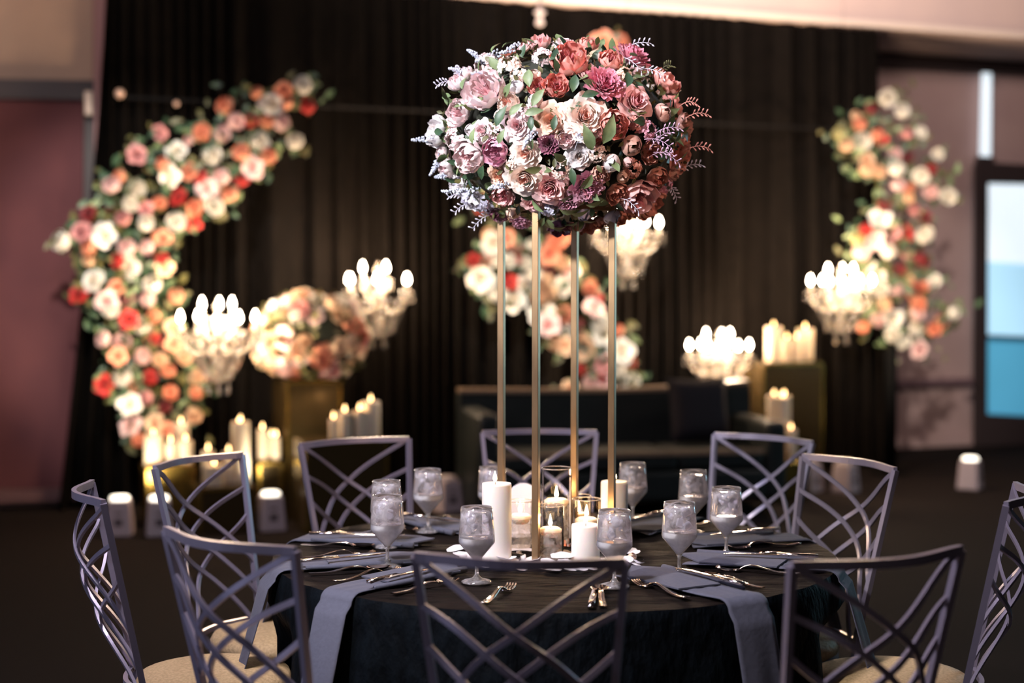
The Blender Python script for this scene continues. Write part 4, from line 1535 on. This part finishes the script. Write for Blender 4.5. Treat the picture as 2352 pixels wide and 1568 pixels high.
def plinth(px0, px1, ytop, off, label, m, depth=.34, group='mirror gold plinths', edge=True):
    a, b = Pw(px0, ytop, off), Pw(px1, ytop, off)
    wd = (b - a).length
    c = (a + b) / 2
    z = c.z
    n = Vector((math.sin(WALLROT), -math.cos(WALLROT), 0))
    ctr = Vector((c.x, c.y, 0)) - n * depth / 2
    t = thing('plinth', ctr, WALLROT, label, 'plinth', group)
    o = MB().box((0, 0, z / 2), (wd, depth, z)).build('body', m, t)
    bevel(o, .006)
    if edge:
        o = MB()
        for sx in (-1, 1):
            o.box((sx * (wd / 2 - .012), -depth / 2 - .003, z / 2), (.02, .008, z - .02))
        o.box((0, -depth / 2 - .003, z - .015), (wd - .05, .008, .02))
        o.build('edge_trim', M_goldm, t)
    return t, ctr, z, wd, depth


p_ball = plinth(656, 785, 872, 1.05, 'tall dark bronze plinth carrying the rear flower ball', M_bronze, .40, None, True)
PL = {}
PL['a'] = plinth(335, 450, 1070, 1.1, 'low gold plinth of the leftmost candle group', M_goldm, .28)
PL['b'] = plinth(455, 590, 1118, 1.45, 'lowest dark gold plinth between the left candle groups', M_bronze, .42)
PL['c'] = plinth(592, 650, 1060, 1.1, 'narrow gold plinth right of the tallest left candles', M_bronze, .22)
PL['d'] = plinth(700, 892, 1010, 1.7, 'wide dark plinth in front of the rear flower ball', M_bronze, .30)
PL['e'] = plinth(1752, 1892, 832, .75, 'tall gold edged plinth right of the sofa', M_bronze, .34)
PL['f'] = plinth(1758, 1860, 1062, 1.5, 'short gold plinth in front of the tall one by the sofa', M_goldm, .34)

# candle groups: (plinth, px, ytop, w px, bright)
bgc = {
    'a': ('leftmost gold plinth', [(352, 1000, 42, 0, .12), (392, 1016, 26, 0, .10), (425, 972, 38, 1, .22), (436, 1012, 34, 0, .08)]),
    'b': ('lowest dark gold plinth', [(478, 1034, 28, 0, .30), (492, 1068, 44, 1, .10), (525, 1038, 30, 0, .22), (553, 975, 34, 0, .30), (573, 968, 40, 1, .20)]),
    'c': ('narrow gold plinth', [(603, 986, 24, 0, .08), (627, 1002, 30, 1, .12), (650, 1002, 20, 0, .06)]),
    'd': ('wide dark plinth', [(766, 962, 20, 0, .10), (792, 946, 32, 0, .16), (826, 942, 26, 1, .14), (863, 922, 42, 0, .18)]),
    'e': ('tall gold plinth by the sofa', [(1777, 750, 38, 0, .12), (1808, 778, 26, 1, .18), (1830, 778, 26, 0, .14), (1863, 754, 38, 1, .16)]),
    'f': ('short gold plinth by the sofa', [(1778, 908, 32, 1, .27), (1797, 912, 28, 0, .20), (1820, 908, 30, 1, .27), (1783, 990, 36, 0, .07), (1817, 986, 26, 0, .12)]),
}
M_waxg = mat('glowing_wax', (.50, .41, .30), .5, sss=.4)
for key, (gname, lst) in bgc.items():
    t, ctr, z, wd, dp = PL[key]
    n = Vector((math.sin(WALLROT), -math.cos(WALLROT), 0))
    tall = sorted(lst, key=lambda c: c[1])
    for ci, (px, yt, w, lg, dd) in enumerate(lst):
        off = (WA + WS * ctr.x - ctr.y) * math.cos(WALLROT) + dp / 2 - dd
        q = Pw(px, yt, off)
        r = w * .5 * q.y / F
        u = Vector((math.cos(WALLROT), math.sin(WALLROT), 0))
        lim = wd / 2 - r - .004
        s_ = (Vector((q.x, q.y, 0)) - ctr).dot(u)
        s2 = max(-lim, min(lim, s_))
        q = q + u * (s2 - s_)
        h = max(.05, q.z - z)
        word = ['leftmost', 'second from left', 'third from left', 'fourth from left', 'fifth from left'][ci]
        lb = 'lit ivory pillar candle, %s on the %s' % (word, gname)
        pillar((q.x, q.y, z), r, h, lb, 'background candles on the plinths', M_flameb, .040, .5 if lg else 0, wax=M_waxg)


# ------------------------------------------------------------------ chandeliers
def make_chandelier(loc, label):
    t = thing('crystal_chandelier', loc, 0, label, 'chandelier', 'lit crystal chandeliers before the drape')
    MB().lathe([(.004, -.30), (.02, -.28), (.035, -.22), (.015, -.18), (.012, -.10), (.04, -.06), (.045, -.02), (.015, .03), (.012, .12), (.03, .16), (.01, .20), (.004, .22)], 14).build('stem', M_crysb, t, smooth=True)
    MB().tube([(0, 0, .21), (0, 0, 2.6)], .0012, 5).build('hanging_wire', M_wire, t)
    random.seed(1)
    for tier, (na, rr, zc, a0) in enumerate(((6, .235, 0, .25), (3, .11, .085, .8))):
        for k in range(na):
            a = a0 + 2 * PI * k / na
            cdir = Vector((math.cos(a), math.sin(a), 0))
            pts = catmull([cdir * .02 + Vector((0, 0, zc - .08)), cdir * rr * .45 + Vector((0, 0, zc - .14)), cdir * rr * .85 + Vector((0, 0, zc - .10)), cdir * rr + Vector((0, 0, zc - .01))], 5)
            arm = MB().tube(pts, .008, 6).build('arm', M_crysb, t, smooth=True)
            c = cdir * rr + Vector((0, 0, zc))
            MB().lathe([(.006, -.012), (.03, -.006), (.045, .006), (.042, .010), (.01, .004)], 12, c).build('drip_cup', M_crys, arm, smooth=True)
            MB().lathe([(.010, .004), (.010, .065)], 8, c).build('candle_sleeve', M_bulbs, arm)
            MB().lathe([(.006, .065), (.014, .078), (.017, .092), (.012, .112), (.004, .130), (.001, .138)], 10, c).build('bulb', M_bulb, arm, smooth=True)
            dr_ = MB()
            dr_.tube([c + Vector((.04 * math.cos(b), .04 * math.sin(b), -.004)) for b in [2 * PI * q_ / 15 for q_ in range(16)]], .002, 4)
            for j in range(5):
                b = 2 * PI * j / 5
                e = c + Vector((.04 * math.cos(b), .04 * math.sin(b), -.004))
                dr_.ball(e - Vector((0, 0, .012)), .007, 6, 4)
                dr_.ball(e - Vector((0, 0, .042)), .012, 6, 4, (.7, .7, 1.9))
            dr_.build('crystal_drop_ring', M_crys, arm)
    for k in range(12):
        a = 2 * PI * k / 12
        r0 = .19 if k % 2 else .14
        dr_ = MB()
        nb = 14
        for j in range(nb):
            f = j / (nb - 1)
            rr = r0 * (1 - f) ** .7 + .03 * f
            dr_.ball((rr * math.cos(a), rr * math.sin(a), -.06 - .25 * f - .03 * math.sin(f * PI)), .010, 6, 4, (1, 1, 1.25))
        dr_.build('crystal_strand', M_crys, t)
    for k in range(8):
        a = 2 * PI * k / 8 + .2
        rr = .06 + .05 * (k % 2)
        z0 = -.24 + .10 * (k % 2) - .0
        dr_ = MB()
        for j in range(4):
            dr_.ball((rr * math.cos(a), rr * math.sin(a), z0 - .05 - .028 * j), .009 if j < 3 else .014, 6, 4, (.8, .8, 1.3 if j < 3 else 2))
        dr_.build('crystal_pendant', M_crysb if k % 3 == 0 else M_crys, t)
    d = bpy.data.lights.new('chandelier_light', 'POINT')
    d.energy = 190
    d.color = (1.0, .70, .45)
    d.shadow_soft_size = .16
    o = bpy.data.objects.new('chandelier_light', d)
    COL.objects.link(o)
    o.parent = t
    o.location = (0, 0, .10)
    return t


chs = [(501, 762, 1.27, 'left of the rear flower ball'), (869, 672, .55, 'high, right of the rear flower ball'), (1441, 540, .75, 'partly hidden by the big flower ball and gold stand'),
       (1652, 820, .50, 'lowest, just above the sofa back'), (1932, 672, .98, 'rightmost, touching the right flower crescent')]
c0 = None
for px, py, off, lab in chs:
    q = Pw(px, py, off)
    lb = 'lit crystal chandelier with candle bulbs, ' + lab
    if c0 is None:
        c0 = make_chandelier(q, lb)
    else:
        dup(c0, q, px * .01, lb)

# ------------------------------------------------------------------ sofa and cushion
sa, sb2 = P(1056, 905, 10.6), P(1722, 884, 11.0)
SROT = math.atan2(sb2.y - sa.y, sb2.x - sa.x)
sw = (Vector((sb2.x, sb2.y, 0)) - Vector((sa.x, sa.y, 0))).length
scn = (sa + sb2) / 2
so = thing('sofa', (scn.x, scn.y, 0), SROT, 'long black leather sofa in front of the drape behind the table', 'sofa')
sh = .80
bk = MB()
# back with gently arched top, in local coords (y toward wall positive)
N = 24
vs, fs = [], []
for i in range(N + 1):
    u = i / N - .5
    zt = sh + .05 * abs(2 * u) ** 2 * (1 if u > 0 else .2) - .0
    x = u * sw
    vs += [(x, -.02, .25), (x, -.02, zt - .03), (x, .02, zt), (x, .13, zt), (x, .17, zt - .03), (x, .17, .12)]
for i in range(N):
    for k in range(6):
        fs.append((i * 6 + k, i * 6 + (k + 1) % 6, i * 6 + 6 + (k + 1) % 6, i * 6 + 6 + k))
fs += [tuple(range(5, -1, -1)), tuple(N * 6 + k for k in range(6))]
bk.add(vs, fs)
bk.build('backrest', M_sofa, so, smooth=False)
M_sheen = mat('tan_sheen_tint', (.16, .105, .065), .5)  # lighter brown strips carry the lit sheen of the dark leather edges
MB().tube([((i / N - .5) * sw, .06, sh + .014 + .05 * abs(2 * (i / N - .5)) ** 2 * (1 if i / N > .5 else .2)) for i in range(N + 1)], .028, 4, w=.13, up=(0, 0, 1)).build('top_sheen', M_sheen, so)
MB().box((0, -.752, .445), (sw - .34, .02, .03)).build('seat_sheen', M_sheen, so)
o = MB().box((0, -.40, .22), (sw - .30, .72, .20)).build('base', M_sofa, so)
bevel(o, .03, 3)
for k in range(3):
    o = MB().box(((k - 1) * (sw - .32) / 3, -.40, .385), ((sw - .34) / 3, .70, .12)).build('seat_cushion', M_sofa, so)
    bevel(o, .035, 3)
for sx in (-1, 1):
    o = MB().box((sx * (sw / 2 - .075), -.36, .38), (.15, .80, .52 if sx > 0 else .68)).build('armrest', M_sofa, so)
    bevel(o, .04, 3)
for sx in (-1, 1):
    for yy in (-.68, .08):
        MB().lathe([(.018, 0), (.026, .13)], 10, (sx * (sw / 2 - .12), yy, 0)).build('leg', M_bronze, so)
cu = MB()
vs, fs = [], []
NN = 12
for side in (1, -1):
    for j in range(NN + 1):
        for i in range(NN + 1):
            u, v = 2 * i / NN - 1, 2 * j / NN - 1
            pinch = 1 - .08 * (1 - abs(u)) * abs(v) ** 3
            th_ = .075 * (max(0, (1 - u ** 4) * (1 - v ** 4))) ** .5
            vs.append((u * .23 * (1 - .07 * (1 - v * v)), side * th_, v * .23 * (1 - .07 * (1 - u * u))))
off = 0
for side in (0, 1):
    b = side * (NN + 1) ** 2
    for j in range(NN):
        for i in range(NN):
            q4 = (b + j * (NN + 1) + i, b + j * (NN + 1) + i + 1, b + (j + 1) * (NN + 1) + i + 1, b + (j + 1) * (NN + 1) + i)
            fs.append(q4 if side == 0 else q4[::-1])
cq = P(1605, 950, 10.72)
cuo = tag(cu.add(vs, fs).build('cushion', M_cush, loc=(cq.x, cq.y, .685), rot=(R(-12), 0, SROT + .1), smooth=True), 'square black velvet cushion leaning on the right half of the sofa', 'cushion')


# ------------------------------------------------------------------ uplights on the floor
def make_uplight(loc, rz, label, w=.165, h=.22):
    t = thing('uplight', loc, rz, label, 'lamp', 'white box uplights on the floor')
    vs = []
    for z, s_ in ((.0, 1.0), (h, .80)):
        for x, y in ((-1, -1), (1, -1), (1, 1), (-1, 1)):
            vs.append((x * w / 2 * s_, y * w / 2 * s_, z))
    o = MB().add(vs, [(3, 2, 1, 0), (4, 5, 6, 7), (0, 1, 5, 4), (1, 2, 6, 5), (2, 3, 7, 6), (3, 0, 4, 7)]).build('case', M_lampw, t)
    bevel(o, .008)
    o = MB().lathe([(w * .36, h), (w * .36, h + .018), (w * .30, h + .026)], 20).build('lens', M_lampl, t)
    MB().box((0, -w * .475, h * .40), (.05, .004, .045), Matrix()).build('printed_mark', M_mark, t)
    MB().box((0, -w * .455, h * .66), (.045, .004, .012), Matrix()).build('printed_mark', M_mark, t)
    d = bpy.data.lights.new('uplight_beam', 'SPOT')
    d.energy = 30
    d.color = (1, .88, .66)
    d.spot_size = R(115)
    d.spot_blend = .6
    d.shadow_soft_size = .05
    l = bpy.data.objects.new('uplight_beam', d)
    COL.objects.link(l)
    l.parent = t
    l.location = (0, 0, h + .05)
    l.rotation_euler = (PI + R(-30), 0, 0)
    return t


ups = [(276, 1228, 'leftmost, near the mauve door', 0), (366, 1228, 'before the leftmost gold plinth', 0), (622, 1216, 'before the narrow gold plinth', 0),
       (1028, 1174, 'beside the left end of the sofa', 0), (1858, 1128, 'before the short gold plinth at right', 0), (1942, 1130, 'right of the gold plinths', 0), (2228, 1122, 'far right, tilted by the window', 1)]
u0 = None
for k, (px, py, lab, tl) in enumerate(ups):
    q = Pz(px, py, 0)
    lb = 'small white box uplight on the floor, ' + lab
    if u0 is None:
        u0 = make_uplight(q, WALLROT * .3, lb)
        r_ = u0
    else:
        r_ = dup(u0, q, WALLROT * .3 + .15 * k, lb)
        if k in (3, 4, 5):
            for ch in r_.children:
                if ch.name.startswith('lens'):
                    ch.material_slots[0].link = 'OBJECT'
                    ch.material_slots[0].material = M_lampo
                if ch.type == 'LIGHT':
                    bpy.data.objects.remove(ch)
